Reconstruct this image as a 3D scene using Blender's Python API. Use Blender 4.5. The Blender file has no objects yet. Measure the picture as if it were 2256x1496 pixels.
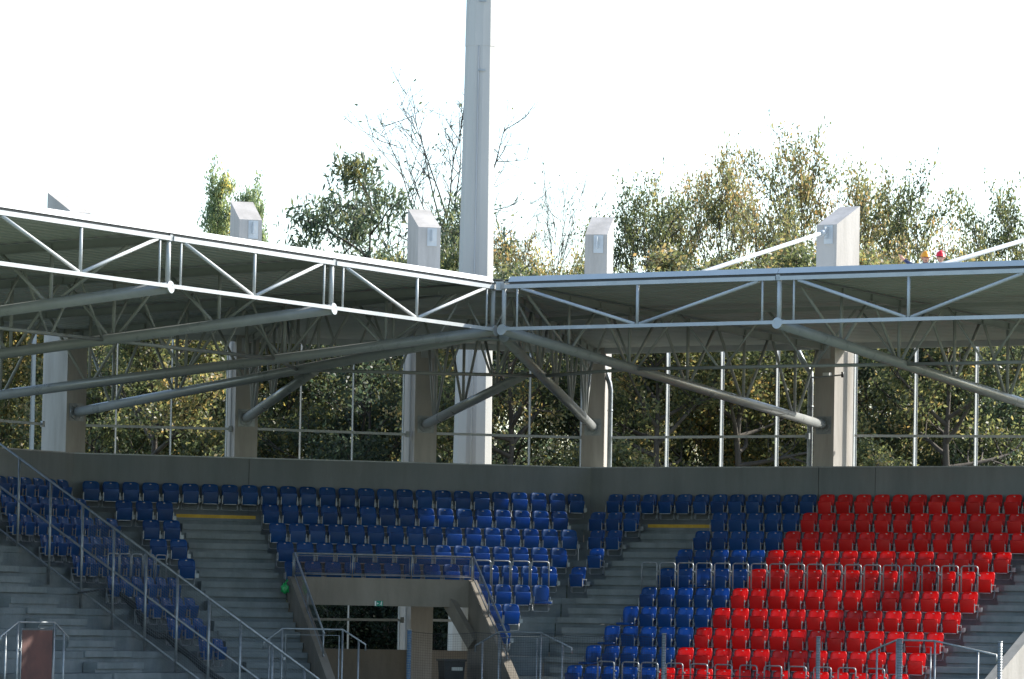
import bpy, bmesh, math, random
import numpy as np
from mathutils import Vector, Matrix, Quaternion

R = math.radians
scene = bpy.context.scene
col = scene.collection

# ------------------------------------------------------------------ camera, sky, sun, exposure
FPX, PITCH, ROLL = 10128.4, 0.058976, 0.019027          # focal length in photo pixels, tilt, roll
SUN_AZ, SUN_EL = R(63.5), R(36.8)                       # azimuth right of the view axis, elevation
cam_d = bpy.data.cameras.new("camera")
cam = bpy.data.objects.new("camera", cam_d)
col.objects.link(cam)
cam_d.sensor_width = 36.0
cam_d.lens = FPX / 2256.0 * 36.0
cam_d.clip_start, cam_d.clip_end = 1.0, 6000.0
cam.matrix_world = (Matrix.Rotation(math.pi / 2 + PITCH, 4, 'X') @ Matrix.Rotation(ROLL, 4, 'Z'))
scene.camera = cam

world = bpy.data.worlds.new("World")
scene.world = world
world.use_nodes = True
wn = world.node_tree
sky = wn.nodes.new("ShaderNodeTexSky")
sky.sky_type = 'NISHITA'
sky.sun_disc = False
sky.sun_elevation = SUN_EL
sky.sun_rotation = SUN_AZ
sky.dust_density = 0.8
sky.air_density = 1.0
bg = wn.nodes["Background"]
bg.inputs["Strength"].default_value = 0.15
wn.links.new(sky.outputs[0], bg.inputs[0])

sun_d = bpy.data.lights.new("sun", 'SUN')
sun_d.energy = 4.0
sun_d.angle = R(0.5)
sun_d.color = (1.0, 0.95, 0.86)
sun = bpy.data.objects.new("sun", sun_d)
col.objects.link(sun)
SUN = Vector((math.sin(SUN_AZ) * math.cos(SUN_EL), math.cos(SUN_AZ) * math.cos(SUN_EL), math.sin(SUN_EL)))
sun.rotation_euler = SUN.to_track_quat('Z', 'Y').to_euler()
sun.location = (60, 40, 60)

scene.view_settings.view_transform = 'Standard'
scene.view_settings.look = 'None'
scene.view_settings.gamma = 1.0
scene.view_settings.use_curve_mapping = False
scene.view_settings.exposure = 1.2

# ------------------------------------------------------------------ survey helpers: sight lines of the photo
CP, SP, CR, SR = math.cos(PITCH), math.sin(PITCH), math.cos(ROLL), math.sin(ROLL)
def ray(px, py):
    U, V = px - 1128.0, 748.0 - py
    u, v = U * CR - V * SR, U * SR + V * CR
    return Vector((u, FPX * CP - v * SP, FPX * SP + v * CP))
def project(p):
    yd, zu = p[1] * CP + p[2] * SP, -p[1] * SP + p[2] * CP
    u, v = p[0] / yd * FPX, zu / yd * FPX
    return 1128.0 + u * CR + v * SR, 748.0 - (-u * SR + v * CR)
def at_y(px, py, y):
    d = ray(px, py); return d * (y / d.y)
def on_plane(px, py, p0, n):
    d = ray(px, py); return d * (p0.dot(n) / d.dot(n))

# ------------------------------------------------------------------ mesh helper
class MB:
    def __init__(s): s.v, s.f, s.sm = [], [], []
    def add(s, vs, fs, smooth=False):
        o = len(s.v); s.v += [tuple(p) for p in vs]
        for f in fs: s.f.append([i + o for i in f]); s.sm.append(smooth)
        return s
    def frame(s, c, x, y, z):
        """box: centre c, half-axis vectors x y z"""
        c, x, y, z = map(Vector, (c, x, y, z))
        vs = [c + a * x + b * y + e * z for e in (-1, 1) for b in (-1, 1) for a in (-1, 1)]
        return s.add(vs, [(0, 2, 3, 1), (4, 5, 7, 6), (0, 1, 5, 4), (2, 6, 7, 3), (0, 4, 6, 2), (1, 3, 7, 5)])
    def box(s, x0, x1, y0, y1, z0, z1):
        return s.frame(((x0 + x1) / 2, (y0 + y1) / 2, (z0 + z1) / 2), ((x1 - x0) / 2, 0, 0), (0, (y1 - y0) / 2, 0), (0, 0, (z1 - z0) / 2))
    def bar(s, p, q, w, h, up=(0, 0, 1)):
        """rectangular bar from p to q, width w (sideways), height h"""
        p, q = Vector(p), Vector(q); d = (q - p); L = d.length; d.normalize()
        up = Vector(up); side = d.cross(up)
        if side.length < 1e-4: side = d.cross(Vector((1, 0, 0)))
        side.normalize(); upv = side.cross(d)
        return s.frame((p + q) / 2, d * (L / 2), side * (w / 2), upv * (h / 2))
    def tube(s, pts, r, n=8, cap=True):
        pts = [Vector(p) for p in pts]
        rs = r if isinstance(r, (list, tuple)) else [r] * len(pts)
        o = len(s.v); prev = None
        for i, p in enumerate(pts):
            a = pts[max(i - 1, 0)]; b = pts[min(i + 1, len(pts) - 1)]
            d = (b - a)
            if d.length < 1e-9: d = Vector((0, 0, 1))
            d.normalize()
            if prev is None:
                x = d.orthogonal().normalized()
            else:
                x = prev - d * prev.dot(d)
                if x.length < 1e-6: x = d.orthogonal()
                x.normalize()
            prev = x; y = d.cross(x)
            for k in range(n):
                t = 2 * math.pi * k / n
                s.v.append(tuple(p + (x * math.cos(t) + y * math.sin(t)) * rs[i]))
        for i in range(len(pts) - 1):
            for k in range(n):
                a, b = o + i * n + k, o + i * n + (k + 1) % n
                s.f.append([a, b, b + n, a + n]); s.sm.append(True)
        if cap:
            s.f.append([o + k for k in range(n)][::-1]); s.sm.append(False)
            e = o + (len(pts) - 1) * n
            s.f.append([e + k for k in range(n)]); s.sm.append(False)
        return s
    def prism(s, poly, z0, z1):
        """poly: plan points, z0/z1 numbers or functions of a point"""
        n = len(poly)
        g0 = z0 if callable(z0) else (lambda p: z0); g1 = z1 if callable(z1) else (lambda p: z1)
        vs = [(p[0], p[1], g0(p)) for p in poly] + [(p[0], p[1], g1(p)) for p in poly]
        fs = [list(range(n))[::-1], [n + i for i in range(n)]] + [[i, (i + 1) % n, n + (i + 1) % n, n + i] for i in range(n)]
        return s.add(vs, fs)
    def mesh(s, name):
        me = bpy.data.meshes.new(name)
        me.from_pydata(s.v, [], s.f)
        if any(s.sm): me.polygons.foreach_set("use_smooth", s.sm)
        me.update()
        bm = bmesh.new(); bm.from_mesh(me); bmesh.ops.recalc_face_normals(bm, faces=bm.faces); bm.to_mesh(me); bm.free()
        return me
    def build(s, name, mat, parent=None):
        return link(name, s.mesh(name), mat, parent)

def link(name, me, mat, parent=None, rel=False):
    o = bpy.data.objects.new(name, me)
    if mat and not me.materials: me.materials.append(mat)
    col.objects.link(o)
    if parent is not None:
        o.parent = parent
        if not rel: o.matrix_parent_inverse = parent_inverse(parent)
    return o
def world_matrix(p):
    if p.parent is None: return Matrix.LocRotScale(p.location, p.rotation_euler, p.scale)
    return world_matrix(p.parent) @ p.matrix_parent_inverse @ Matrix.LocRotScale(p.location, p.rotation_euler, p.scale)
def parent_inverse(p): return world_matrix(p).inverted()
def empty(name, loc=(0, 0, 0), rz=0.0):
    o = bpy.data.objects.new(name, None)
    o.empty_display_size = 0.2
    o.location = loc; o.rotation_euler = (0, 0, rz)
    col.objects.link(o)
    return o
def tag(o, label=None, cat=None, group=None, kind=None):
    if label: o["label"] = label
    if cat: o["category"] = cat
    if group: o["group"] = group
    if kind: o["kind"] = kind
    return o
def thing(name, loc, label, cat, group=None, rz=0.0):
    return tag(empty(name, loc, rz), label, cat, group)
def copy_tree(o, parent=None):
    c = o.copy(); col.objects.link(c)
    if parent is not None: c.parent = parent
    for ch in o.children: copy_tree(ch, c)
    return c

ORD = ["first", "second", "third", "fourth", "fifth", "sixth", "seventh", "eighth", "ninth", "tenth", "eleventh", "twelfth",
       "thirteenth", "fourteenth", "fifteenth", "sixteenth", "seventeenth", "eighteenth", "nineteenth", "twentieth"] + \
      ["twenty-" + w for w in ("first", "second", "third", "fourth", "fifth", "sixth", "seventh", "eighth", "ninth")]

# ------------------------------------------------------------------ materials
def newmat(name):
    m = bpy.data.materials.new(name); m.use_nodes = True
    return m, m.node_tree, m.node_tree.nodes["Principled BSDF"]
def noise_mat(name, c1, c2, scale=3.0, rough=0.8, metal=0.0, bump=0.0, detail=6.0, spec=0.5, stretch=None, rough2=None, bscale=None, streak=0.0):
    m, t, b = newmat(name)
    co = t.nodes.new("ShaderNodeTexCoord")
    mp = t.nodes.new("ShaderNodeMapping")
    if stretch: mp.inputs["Scale"].default_value = stretch
    geo = t.nodes.new("ShaderNodeNewGeometry")
    t.links.new(geo.outputs["Position"], mp.inputs[0])
    nz = t.nodes.new("ShaderNodeTexNoise")
    nz.inputs["Scale"].default_value = scale; nz.inputs["Detail"].default_value = detail
    nz.inputs["Roughness"].default_value = 0.62
    t.links.new(mp.outputs[0], nz.inputs["Vector"])
    rp = t.nodes.new("ShaderNodeValToRGB")
    rp.color_ramp.elements[0].position, rp.color_ramp.elements[1].position = 0.33, 0.68
    rp.color_ramp.elements[0].color = (*c1, 1); rp.color_ramp.elements[1].color = (*c2, 1)
    t.links.new(nz.outputs[0], rp.inputs[0]); t.links.new(rp.outputs[0], b.inputs["Base Color"])
    if streak:
        m3 = t.nodes.new("ShaderNodeMapping"); m3.inputs["Scale"].default_value = (1.7, 1.7, 0.22)
        t.links.new(geo.outputs["Position"], m3.inputs[0])
        n3 = t.nodes.new("ShaderNodeTexNoise"); n3.inputs["Scale"].default_value = 1.0; n3.inputs["Detail"].default_value = 5; n3.inputs["Roughness"].default_value = 0.7
        t.links.new(m3.outputs[0], n3.inputs["Vector"])
        r3 = t.nodes.new("ShaderNodeValToRGB"); e3 = r3.color_ramp.elements
        e3[0].position, e3[1].position = 0.36, 0.56
        e3[0].color = (1 - streak, 1 - streak, 1 - streak * 1.05, 1); e3[1].color = (1, 1, 1, 1)
        t.links.new(n3.outputs[0], r3.inputs[0])
        mm = t.nodes.new("ShaderNodeMix"); mm.data_type = 'RGBA'; mm.blend_type = 'MULTIPLY'; mm.inputs[0].default_value = 1.0
        t.links.new(rp.outputs[0], mm.inputs[6]); t.links.new(r3.outputs[0], mm.inputs[7]); t.links.new(mm.outputs[2], b.inputs["Base Color"])
    b.inputs["Roughness"].default_value = rough; b.inputs["Metallic"].default_value = metal
    b.inputs["Specular IOR Level"].default_value = spec
    if rough2 is not None:
        mr = t.nodes.new("ShaderNodeMapRange"); mr.inputs[3].default_value = rough; mr.inputs[4].default_value = rough2
        t.links.new(nz.outputs[0], mr.inputs[0]); t.links.new(mr.outputs[0], b.inputs["Roughness"])
    if bump:
        n2 = t.nodes.new("ShaderNodeTexNoise"); n2.inputs["Scale"].default_value = bscale or scale * 12; n2.inputs["Detail"].default_value = 4
        t.links.new(geo.outputs["Position"], n2.inputs["Vector"])
        bp = t.nodes.new("ShaderNodeBump"); bp.inputs["Strength"].default_value = bump; bp.inputs["Distance"].default_value = 0.02
        t.links.new(n2.outputs[0], bp.inputs["Height"]); t.links.new(bp.outputs[0], b.inputs["Normal"])
    return m
def plastic(name, c, rough=0.36, var=0.2, glow=None):
    m, t, b = newmat(name)
    oi = t.nodes.new("ShaderNodeObjectInfo")
    hs = t.nodes.new("ShaderNodeHueSaturation"); hs.inputs["Color"].default_value = (*c, 1)
    mr = t.nodes.new("ShaderNodeMapRange"); mr.inputs[3].default_value = 1 - var; mr.inputs[4].default_value = 1 + var
    t.links.new(oi.outputs["Random"], mr.inputs[0]); t.links.new(mr.outputs[0], hs.inputs["Value"])
    t.links.new(hs.outputs[0], b.inputs["Base Color"])
    geo = t.nodes.new("ShaderNodeNewGeometry")
    nz = t.nodes.new("ShaderNodeTexNoise"); nz.inputs["Scale"].default_value = 7; nz.inputs["Detail"].default_value = 5
    t.links.new(geo.outputs["Position"], nz.inputs["Vector"])
    m2 = t.nodes.new("ShaderNodeMapRange"); m2.inputs[3].default_value = rough - 0.1; m2.inputs[4].default_value = rough + 0.2
    t.links.new(nz.outputs[0], m2.inputs[0]); t.links.new(m2.outputs[0], b.inputs["Roughness"])
    if glow:
        b.inputs["Coat Weight"].default_value = 0.12; b.inputs["Coat Roughness"].default_value = 0.1
        tr = t.nodes.new("ShaderNodeBsdfTranslucent"); tr.inputs["Color"].default_value = (*glow, 1)
        mix = t.nodes.new("ShaderNodeMixShader"); mix.inputs[0].default_value = 0.42
        out = t.nodes["Material Output"]
        t.links.new(b.outputs[0], mix.inputs[1]); t.links.new(tr.outputs[0], mix.inputs[2]); t.links.new(mix.outputs[0], out.inputs[0])
    return m
def leaf_mat(name, stops, trans=0.5, spec=0.5):
    m = bpy.data.materials.new(name); m.use_nodes = True
    t = m.node_tree; t.nodes.clear()
    out = t.nodes.new("ShaderNodeOutputMaterial")
    geo = t.nodes.new("ShaderNodeNewGeometry")
    nz = t.nodes.new("ShaderNodeTexNoise"); nz.inputs["Scale"].default_value = 0.45; nz.inputs["Detail"].default_value = 3
    t.links.new(geo.outputs["Position"], nz.inputs["Vector"])
    mx = t.nodes.new("ShaderNodeMath"); mx.operation = 'MULTIPLY_ADD'
    t.links.new(geo.outputs["Random Per Island"], mx.inputs[0]); mx.inputs[1].default_value = 0.62
    sub = t.nodes.new("ShaderNodeMath"); sub.operation = 'MULTIPLY_ADD'; sub.inputs[1].default_value = 1.3; sub.inputs[2].default_value = -0.46
    t.links.new(nz.outputs[0], sub.inputs[0]); t.links.new(sub.outputs[0], mx.inputs[2])
    rp = t.nodes.new("ShaderNodeValToRGB")
    e = rp.color_ramp.elements
    while len(e) < len(stops): e.new(0.5)
    for k, (p, c) in enumerate(stops): e[k].position = p; e[k].color = (*c, 1)
    t.links.new(mx.outputs[0], rp.inputs[0])
    d = t.nodes.new("ShaderNodeBsdfPrincipled"); d.inputs["Roughness"].default_value = 0.45; d.inputs["Specular IOR Level"].default_value = spec
    gain = t.nodes.new("ShaderNodeHueSaturation"); gain.inputs["Value"].default_value = 1.9; gain.inputs["Saturation"].default_value = 0.85
    tr = t.nodes.new("ShaderNodeBsdfTranslucent")
    hs = t.nodes.new("ShaderNodeHueSaturation"); hs.inputs["Saturation"].default_value = 1.15; hs.inputs["Value"].default_value = 2.3
    t.links.new(rp.outputs[0], gain.inputs["Color"]); t.links.new(gain.outputs[0], d.inputs["Base Color"]); t.links.new(gain.outputs[0], hs.inputs["Color"]); t.links.new(hs.outputs[0], tr.inputs["Color"])
    mix = t.nodes.new("ShaderNodeMixShader"); mix.inputs[0].default_value = trans
    t.links.new(d.outputs[0], mix.inputs[1]); t.links.new(tr.outputs[0], mix.inputs[2]); t.links.new(mix.outputs[0], out.inputs[0])
    return m

M = {}
M['concrete'] = noise_mat("terrace_concrete", (0.12, 0.15, 0.162), (0.19, 0.215, 0.225), 1.3, 0.85, bump=0.25, streak=0.16)
M['stepcon'] = noise_mat("step_block_concrete", (0.155, 0.185, 0.195), (0.225, 0.25, 0.258), 1.5, 0.85, bump=0.25, streak=0.15)
M['wallcon'] = noise_mat("wall_concrete", (0.165, 0.188, 0.195), (0.215, 0.232, 0.236), 0.9, 0.85, bump=0.2, streak=0.12, stretch=(1, 1, 0.35))
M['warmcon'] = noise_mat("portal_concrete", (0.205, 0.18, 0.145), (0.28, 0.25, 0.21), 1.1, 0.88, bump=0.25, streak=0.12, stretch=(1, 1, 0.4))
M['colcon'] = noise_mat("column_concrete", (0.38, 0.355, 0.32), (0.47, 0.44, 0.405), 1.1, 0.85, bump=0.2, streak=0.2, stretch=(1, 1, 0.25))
M['white'] = noise_mat("white_steel_paint", (0.41, 0.435, 0.44), (0.50, 0.52, 0.525), 2.0, 0.4, rough2=0.55)
M['truss'] = noise_mat("grey_steel_paint", (0.27, 0.285, 0.275), (0.33, 0.34, 0.33), 2.0, 0.38, rough2=0.5)
M['tube'] = noise_mat("tube_steel_paint", (0.25, 0.265, 0.26), (0.31, 0.32, 0.315), 2.0, 0.22, rough2=0.36)
M['galv'] = noise_mat("galvanised_steel", (0.26, 0.285, 0.30), (0.38, 0.40, 0.41), 9.0, 0.42, metal=0.75, rough2=0.6)
M['deck'] = noise_mat("roof_sheet_steel", (0.47, 0.49, 0.46), (0.54, 0.555, 0.53), 0.7, 0.5, rough2=0.6)
M['flash'] = noise_mat("roof_edge_flashing", (0.43, 0.46, 0.47), (0.49, 0.515, 0.525), 1.2, 0.45)
M['gasket'] = noise_mat("dark_gasket", (0.06, 0.065, 0.07), (0.09, 0.09, 0.09), 3, 0.7)
M['mast'] = noise_mat("galvanised_mast", (0.40, 0.395, 0.37), (0.48, 0.47, 0.44), 1.4, 0.6, metal=0.1, stretch=(1, 1, 0.12), rough2=0.65)
M['blue'] = plastic("blue_seat_plastic", (0.012, 0.075, 0.225), glow=(0.02, 0.26, 0.74))
M['red'] = plastic("red_seat_plastic", (0.70, 0.014, 0.012), glow=(1.0, 0.035, 0.02))
M['tagm'] = noise_mat("pale_tag", (0.45, 0.45, 0.42), (0.55, 0.55, 0.5), 30, 0.5)
M['yellow'] = noise_mat("yellow_line_paint", (0.42, 0.26, 0.025), (0.56, 0.35, 0.04), 5, 0.7)
M['black'] = noise_mat("black_plastic", (0.012, 0.014, 0.016), (0.022, 0.024, 0.027), 6, 0.45)
M['net'] = noise_mat("dark_net_cord", (0.02, 0.025, 0.03), (0.04, 0.045, 0.05), 6, 0.8)
M['netgrey'] = noise_mat("grey_wire_net", (0.16, 0.19, 0.2), (0.22, 0.25, 0.26), 6, 0.6)
M['postblue'] = noise_mat("blue_post_paint", (0.05, 0.10, 0.17), (0.09, 0.15, 0.23), 5, 0.5)
M['redpanel'] = noise_mat("dull_red_panel", (0.085, 0.04, 0.035), (0.13, 0.055, 0.045), 2.5, 0.7)
M['green'] = noise_mat("exit_sign_green", (0.0, 0.22, 0.14), (0.0, 0.25, 0.16), 5, 0.5)
M['bag'] = noise_mat("green_bag_plastic", (0.01, 0.30, 0.07), (0.03, 0.42, 0.12), 9, 0.35)
M['signwhite'] = noise_mat("sign_white", (0.75, 0.77, 0.76), (0.8, 0.8, 0.8), 5, 0.5)
M['bark'] = noise_mat("tree_bark", (0.045, 0.036, 0.028), (0.10, 0.085, 0.068), 5, 0.9, bump=0.6, stretch=(1, 1, 0.3))
M['grass'] = noise_mat("pitch_grass", (0.06, 0.08, 0.045), (0.085, 0.105, 0.06), 0.6, 0.9, bump=0.4)
M['skin'] = noise_mat("skin", (0.50, 0.25, 0.17), (0.58, 0.31, 0.22), 9, 0.55)
M['orange'] = plastic("orange_helmet_plastic", (0.85, 0.34, 0.02), 0.3, 0.0)
M['redhelm'] = plastic("red_helmet_plastic", (0.70, 0.02, 0.03), 0.3, 0.0)
M['navy'] = noise_mat("navy_work_cloth", (0.02, 0.03, 0.09), (0.035, 0.05, 0.13), 12, 0.9)
M['grey_cloth'] = noise_mat("grey_work_cloth", (0.42, 0.44, 0.46), (0.52, 0.54, 0.56), 12, 0.9)
g, t_, b_ = newmat("barrier_glass"); M['glass'] = g
b_.inputs["Base Color"].default_value = (0.80, 0.82, 0.88, 1); b_.inputs["Roughness"].default_value = 0.05
b_.inputs["Transmission Weight"].default_value = 1.0; b_.inputs["IOR"].default_value = 1.12
b_.inputs["Specular IOR Level"].default_value = 0.25
M['leaf_green'] = leaf_mat("leaf_green", [(0.0, (0.018, 0.026, 0.013)), (0.42, (0.042, 0.052, 0.02)), (0.68, (0.085, 0.085, 0.03)), (0.88, (0.15, 0.11, 0.035)), (1.0, (0.24, 0.15, 0.04))])
M['leaf_olive'] = leaf_mat("leaf_olive", [(0.0, (0.025, 0.034, 0.015)), (0.35, (0.06, 0.068, 0.026)), (0.62, (0.11, 0.095, 0.035)), (0.85, (0.15, 0.09, 0.035)), (1.0, (0.22, 0.15, 0.045))])
M['leaf_dark'] = leaf_mat("leaf_dark", [(0.0, (0.014, 0.028, 0.018)), (0.5, (0.03, 0.042, 0.024)), (0.85, (0.06, 0.065, 0.028)), (1.0, (0.16, 0.13, 0.03))])
M['leaf_poplar'] = leaf_mat("leaf_poplar", [(0.0, (0.04, 0.06, 0.035)), (0.5, (0.085, 0.11, 0.05)), (0.85, (0.14, 0.15, 0.055)), (1.0, (0.3, 0.22, 0.05))])
M['leaf_shaded'] = leaf_mat("leaf_shaded", [(0.0, (0.004, 0.008, 0.005)), (0.7, (0.010, 0.016, 0.009)), (1.0, (0.03, 0.035, 0.014))], 0.1, 0.04)  # shrub leaves darkened in their colour to stand in for canopy shade
M['leaf_yellow'] = leaf_mat("leaf_yellow", [(0.0, (0.06, 0.065, 0.015)), (0.3, (0.13, 0.115, 0.03)), (0.65, (0.27, 0.19, 0.045)), (1.0, (0.36, 0.23, 0.06))])

# ------------------------------------------------------------------ plan of the stand
TH = {'R': R(35.24), 'M': R(-16.0), 'L': R(-62.16)}
K1 = Vector((1.99, 112.70, 0)); K0 = Vector((-10.35, 109.16, 0))
ZW = 3.53                      # top of the back wall
GROUND = -4.5
DROW, RISE, ZT0 = 0.75, 0.4537, 2.14
class Bank:
    def __init__(s, key, org):
        th = TH[key]; s.key = key; s.th = th
        s.u = Vector((math.cos(th), -math.sin(th), 0)); s.n = Vector((-math.sin(th), -math.cos(th), 0)); s.o = org
    def p(s, t, d, z=0.0): return s.o + s.u * t + s.n * d + Vector((0, 0, z))
    def t_at(s, px, d, z):
        a, b = -40.0, 40.0
        for _ in range(60):
            m = (a + b) / 2
            if project(s.p(m, d, z))[0] < px: a = m
            else: b = m
        return (a + b) / 2
    def z_at(s, px, py, d):
        """height where the sight line meets the vertical plane at distance d from the wall"""
        return on_plane(px, py, s.p(0, d), s.n).z
BR, BM, BL = Bank('R', K1), Bank('M', K0), Bank('L', K0)
LENM = (K1 - K0).length
MIT_R = math.tan((TH['R'] - TH['M']) / 2); MIT_L = math.tan((TH['M'] - TH['L']) / 2)
def s_front(i): return 0.87 + DROW * i        # front edge of tread i
def s_back(i): return 0.0 if i == 0 else 0.87 + DROW * (i - 1)
def tread_z(i): return ZT0 - RISE * i
def rake_z(s): return ZT0 - RISE / DROW * (s - 0.495)
def trange(bank, s):
    if bank is BR: return MIT_R * s, 19.0
    if bank is BL: return -16.0, -MIT_L * s
    return MIT_L * s, LENM - MIT_R * s
NROW = 13

# ------------------------------------------------------------------ ground
gm = MB(); gm.add([(-3000, -200, GROUND), (3000, -200, GROUND), (3000, 5000, GROUND), (-3000, 5000, GROUND)], [(0, 1, 2, 3)])
tag(gm.build("ground", M['grass']), "flat green grass ground around and inside the stadium", None, None, "structure")

# ------------------------------------------------------------------ vomitory opening in the middle bank
V_S0 = 3.95
vt0 = BM.t_at(652, V_S0, 0.6); vt1 = BM.t_at(1027, V_S0, 0.6)
V_TOP = BM.z_at(840, 1274, V_S0); V_BOT = BM.z_at(840, 1335, V_S0)

# ------------------------------------------------------------------ terraces: every tread its own piece
terr_names = {'R': ("right", BR), 'M': ("middle", BM), 'L': ("left", BL)}
for key, (word, bk) in terr_names.items():
    root = empty("seating_terrace", bk.p(0, 0, GROUND))
    tag(root, "stepped grey concrete terrace of the %s seating block" % word, None, None, "structure")
    for i in range(NROW):
        a, b = s_back(i), s_front(i)
        spans = [None]
        if key == 'M' and 5 <= i <= 11: spans = ['l', 'r']
        for sp in spans:
            def rng(s):
                t0, t1 = trange(bk, s)
                if sp == 'l': t1 = vt0 - 0.2
                if sp == 'r': t0 = vt1 + 0.2
                return t0, t1
            (a0, a1), (b0, b1) = rng(a), rng(b)
            if a1 - a0 < 0.02: continue
            if b1 < b0: b1 = b0 = (b0 + b1) / 2
            mb = MB()
            poly = [bk.p(a0, a), bk.p(a1, a), bk.p(b1, b), bk.p(b0, b)]
            z = tread_z(i)
            mb.prism(poly, z - 0.14, z)
            if i > 0: mb.prism([bk.p(a0, a), bk.p(a1, a), bk.p(a1, a - .16), bk.p(a0, a - .16)], z - .14, z - .004)
            if i > 0:   # riser up to the tread behind
                poly = [bk.p(a0, a - .025), bk.p(a1, a - .025), bk.p(a1 , a - 0.14), bk.p(a0, a - 0.14)]
                mb.prism(poly, z - 0.002, z + RISE - 0.142)
            mb.build("tread", M['concrete'], root)
    # half steps of the gangways
    ais = {'R': [(BR.t_at(1420, 1.2, 2) , None, 'R')], 'M': [], 'L': []}
    def half(t0f, t1f, rows):
        for i in rows:
            s0 = s_back(i) + 0.003; s1 = s0 + 0.36
            t0, t1 = t0f(i), t1f(i)
            if t1 - t0 < 0.1: continue
            MB().prism([bk.p(t0, s0), bk.p(t1, s0), bk.p(t1, s1 - .05), bk.p(t0, s1 - .05)], tread_z(i) + 0.003, tread_z(i) + RISE / 2 - .14).prism([bk.p(t0, s0), bk.p(t1, s0), bk.p(t1, s1), bk.p(t0, s1)], tread_z(i) + RISE / 2 - .138, tread_z(i) + RISE / 2).prism([bk.p(t0, s_front(i) - .1), bk.p(t1, s_front(i) - .1), bk.p(t1, s_front(i) + .05), bk.p(t0, s_front(i) + .05)], tread_z(i) - .12, tread_z(i) + .005).build("half_step", M['stepcon'], root)
    T0R = 6.99
    if key == 'R':
        half(lambda i: max(T0R - 9.35 * .5, MIT_R * (s_back(i) + .4) + .25), lambda i: T0R - 5.6 * .5, range(1, NROW))
        half(lambda i: T0R + 12.7 * .5, lambda i: T0R + 16.4 * .5, range(1, NROW))
    if key == 'M':
        tl = BM.t_at(402, 1.2, 2.0); tr = BM.t_at(575, 1.2, 2.0)
        half(lambda i: max(tl, MIT_L * (s_back(i) + .4) + 0.06), lambda i: min(tr, vt0 - 0.22 if i >= 5 else 99), range(1, NROW))
    if key == 'L':
        tf = BL.t_at(175.5, 4.5, rake_z(4.5))
        half(lambda i: tf - 2.3, lambda i: tf - 0.45, range(1, NROW))
# front wall below the last tread
for bk, word in ((BR, "right"), (BM, "middle"), (BL, "left")):
    s = s_front(NROW - 1); t0, t1 = trange(bk, s)
    if t1 - t0 < 0.1: continue
    w = MB().prism([bk.p(t0, s + 0.003), bk.p(t1, s + 0.003), bk.p(t1, s - .2), bk.p(t0, s - .2)], GROUND, tread_z(NROW - 1) - 0.143).build("front_wall", M['concrete'])
    tag(w, "low concrete front wall under the %s terrace" % word, "wall")

# yellow nosing lines
def nosing(bk, t0, t1, i, label, zoff=0.0):
    s = s_front(i)
    o = MB().prism([bk.p(t0, s + 0.004), bk.p(t1, s + 0.004), bk.p(t1, s - .05), bk.p(t0, s - .05)], tread_z(i) - 0.075, tread_z(i) + 0.004).build("yellow_line", M['yellow'])
    tag(o, label, "painted line")
nosing(BR, T0R - 9.4 * .5, T0R - 5.55 * .5, 0, "yellow step edge line at the head of the right gangway")
nosing(BM, BM.t_at(388, .87, 2.1), BM.t_at(563, .87, 2.1), 0, "yellow step edge line at the head of the middle gangway")
nosing(BR, BR.t_at(1130, s_front(9), tread_z(9)), BR.t_at(1268, s_front(9), tread_z(9)), 9, "yellow step edge line low on the right gangway")
nosing(BM, BM.t_at(548, s_front(9), tread_z(9)), BM.t_at(700, s_front(9), tread_z(9)), 9, "yellow step edge line low on the middle gangway")

# ------------------------------------------------------------------ back walls, panel by panel
def back_wall(bk, joints, t_lo, t_hi, label):
    root = thing("back_wall", bk.p((t_lo + t_hi) / 2, -0.1, ZT0 - 0.2), label, "wall")
    ts = [t_lo] + joints + [t_hi]
    for a, b in zip(ts[:-1], ts[1:]):
        a2 = a + (0.008 if a != t_lo else 0); b2 = b - (0.008 if b != t_hi else 0)
        MB().prism([bk.p(a2, 0), bk.p(b2, 0), bk.p(b2, -.2), bk.p(a2, -.2)], ZT0 - 0.25, ZW).build("wall_panel", M['wallcon'], root)
    MB().prism([bk.p(t_lo, -0.03), bk.p(t_hi, -0.03), bk.p(t_hi, -.17), bk.p(t_lo, -.17)], ZT0 - 0.24, ZW - 0.012).build("joint_core", M['wallcon'], root)
    MB().prism([bk.p(t_lo, 0.012), bk.p(t_hi, 0.012), bk.p(t_hi, -.212), bk.p(t_lo, -.212)], ZW + 0.002, ZW + 0.03).build("coping", M['galv'], root)
back_wall(BR, [BR.t_at(1803, 0, 3.0), BR.t_at(1928, 0, 3.0)], 0.0, 19.0, "grey concrete back wall behind the red and blue seats")
back_wall(BM, [BM.t_at(548, 0, 3.0)], 0.0, LENM, "grey concrete back wall behind the long middle row of blue seats")
back_wall(BL, [-4.2], -16.0, 0.0, "grey concrete back wall at the far left behind the sloping fence")

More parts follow.
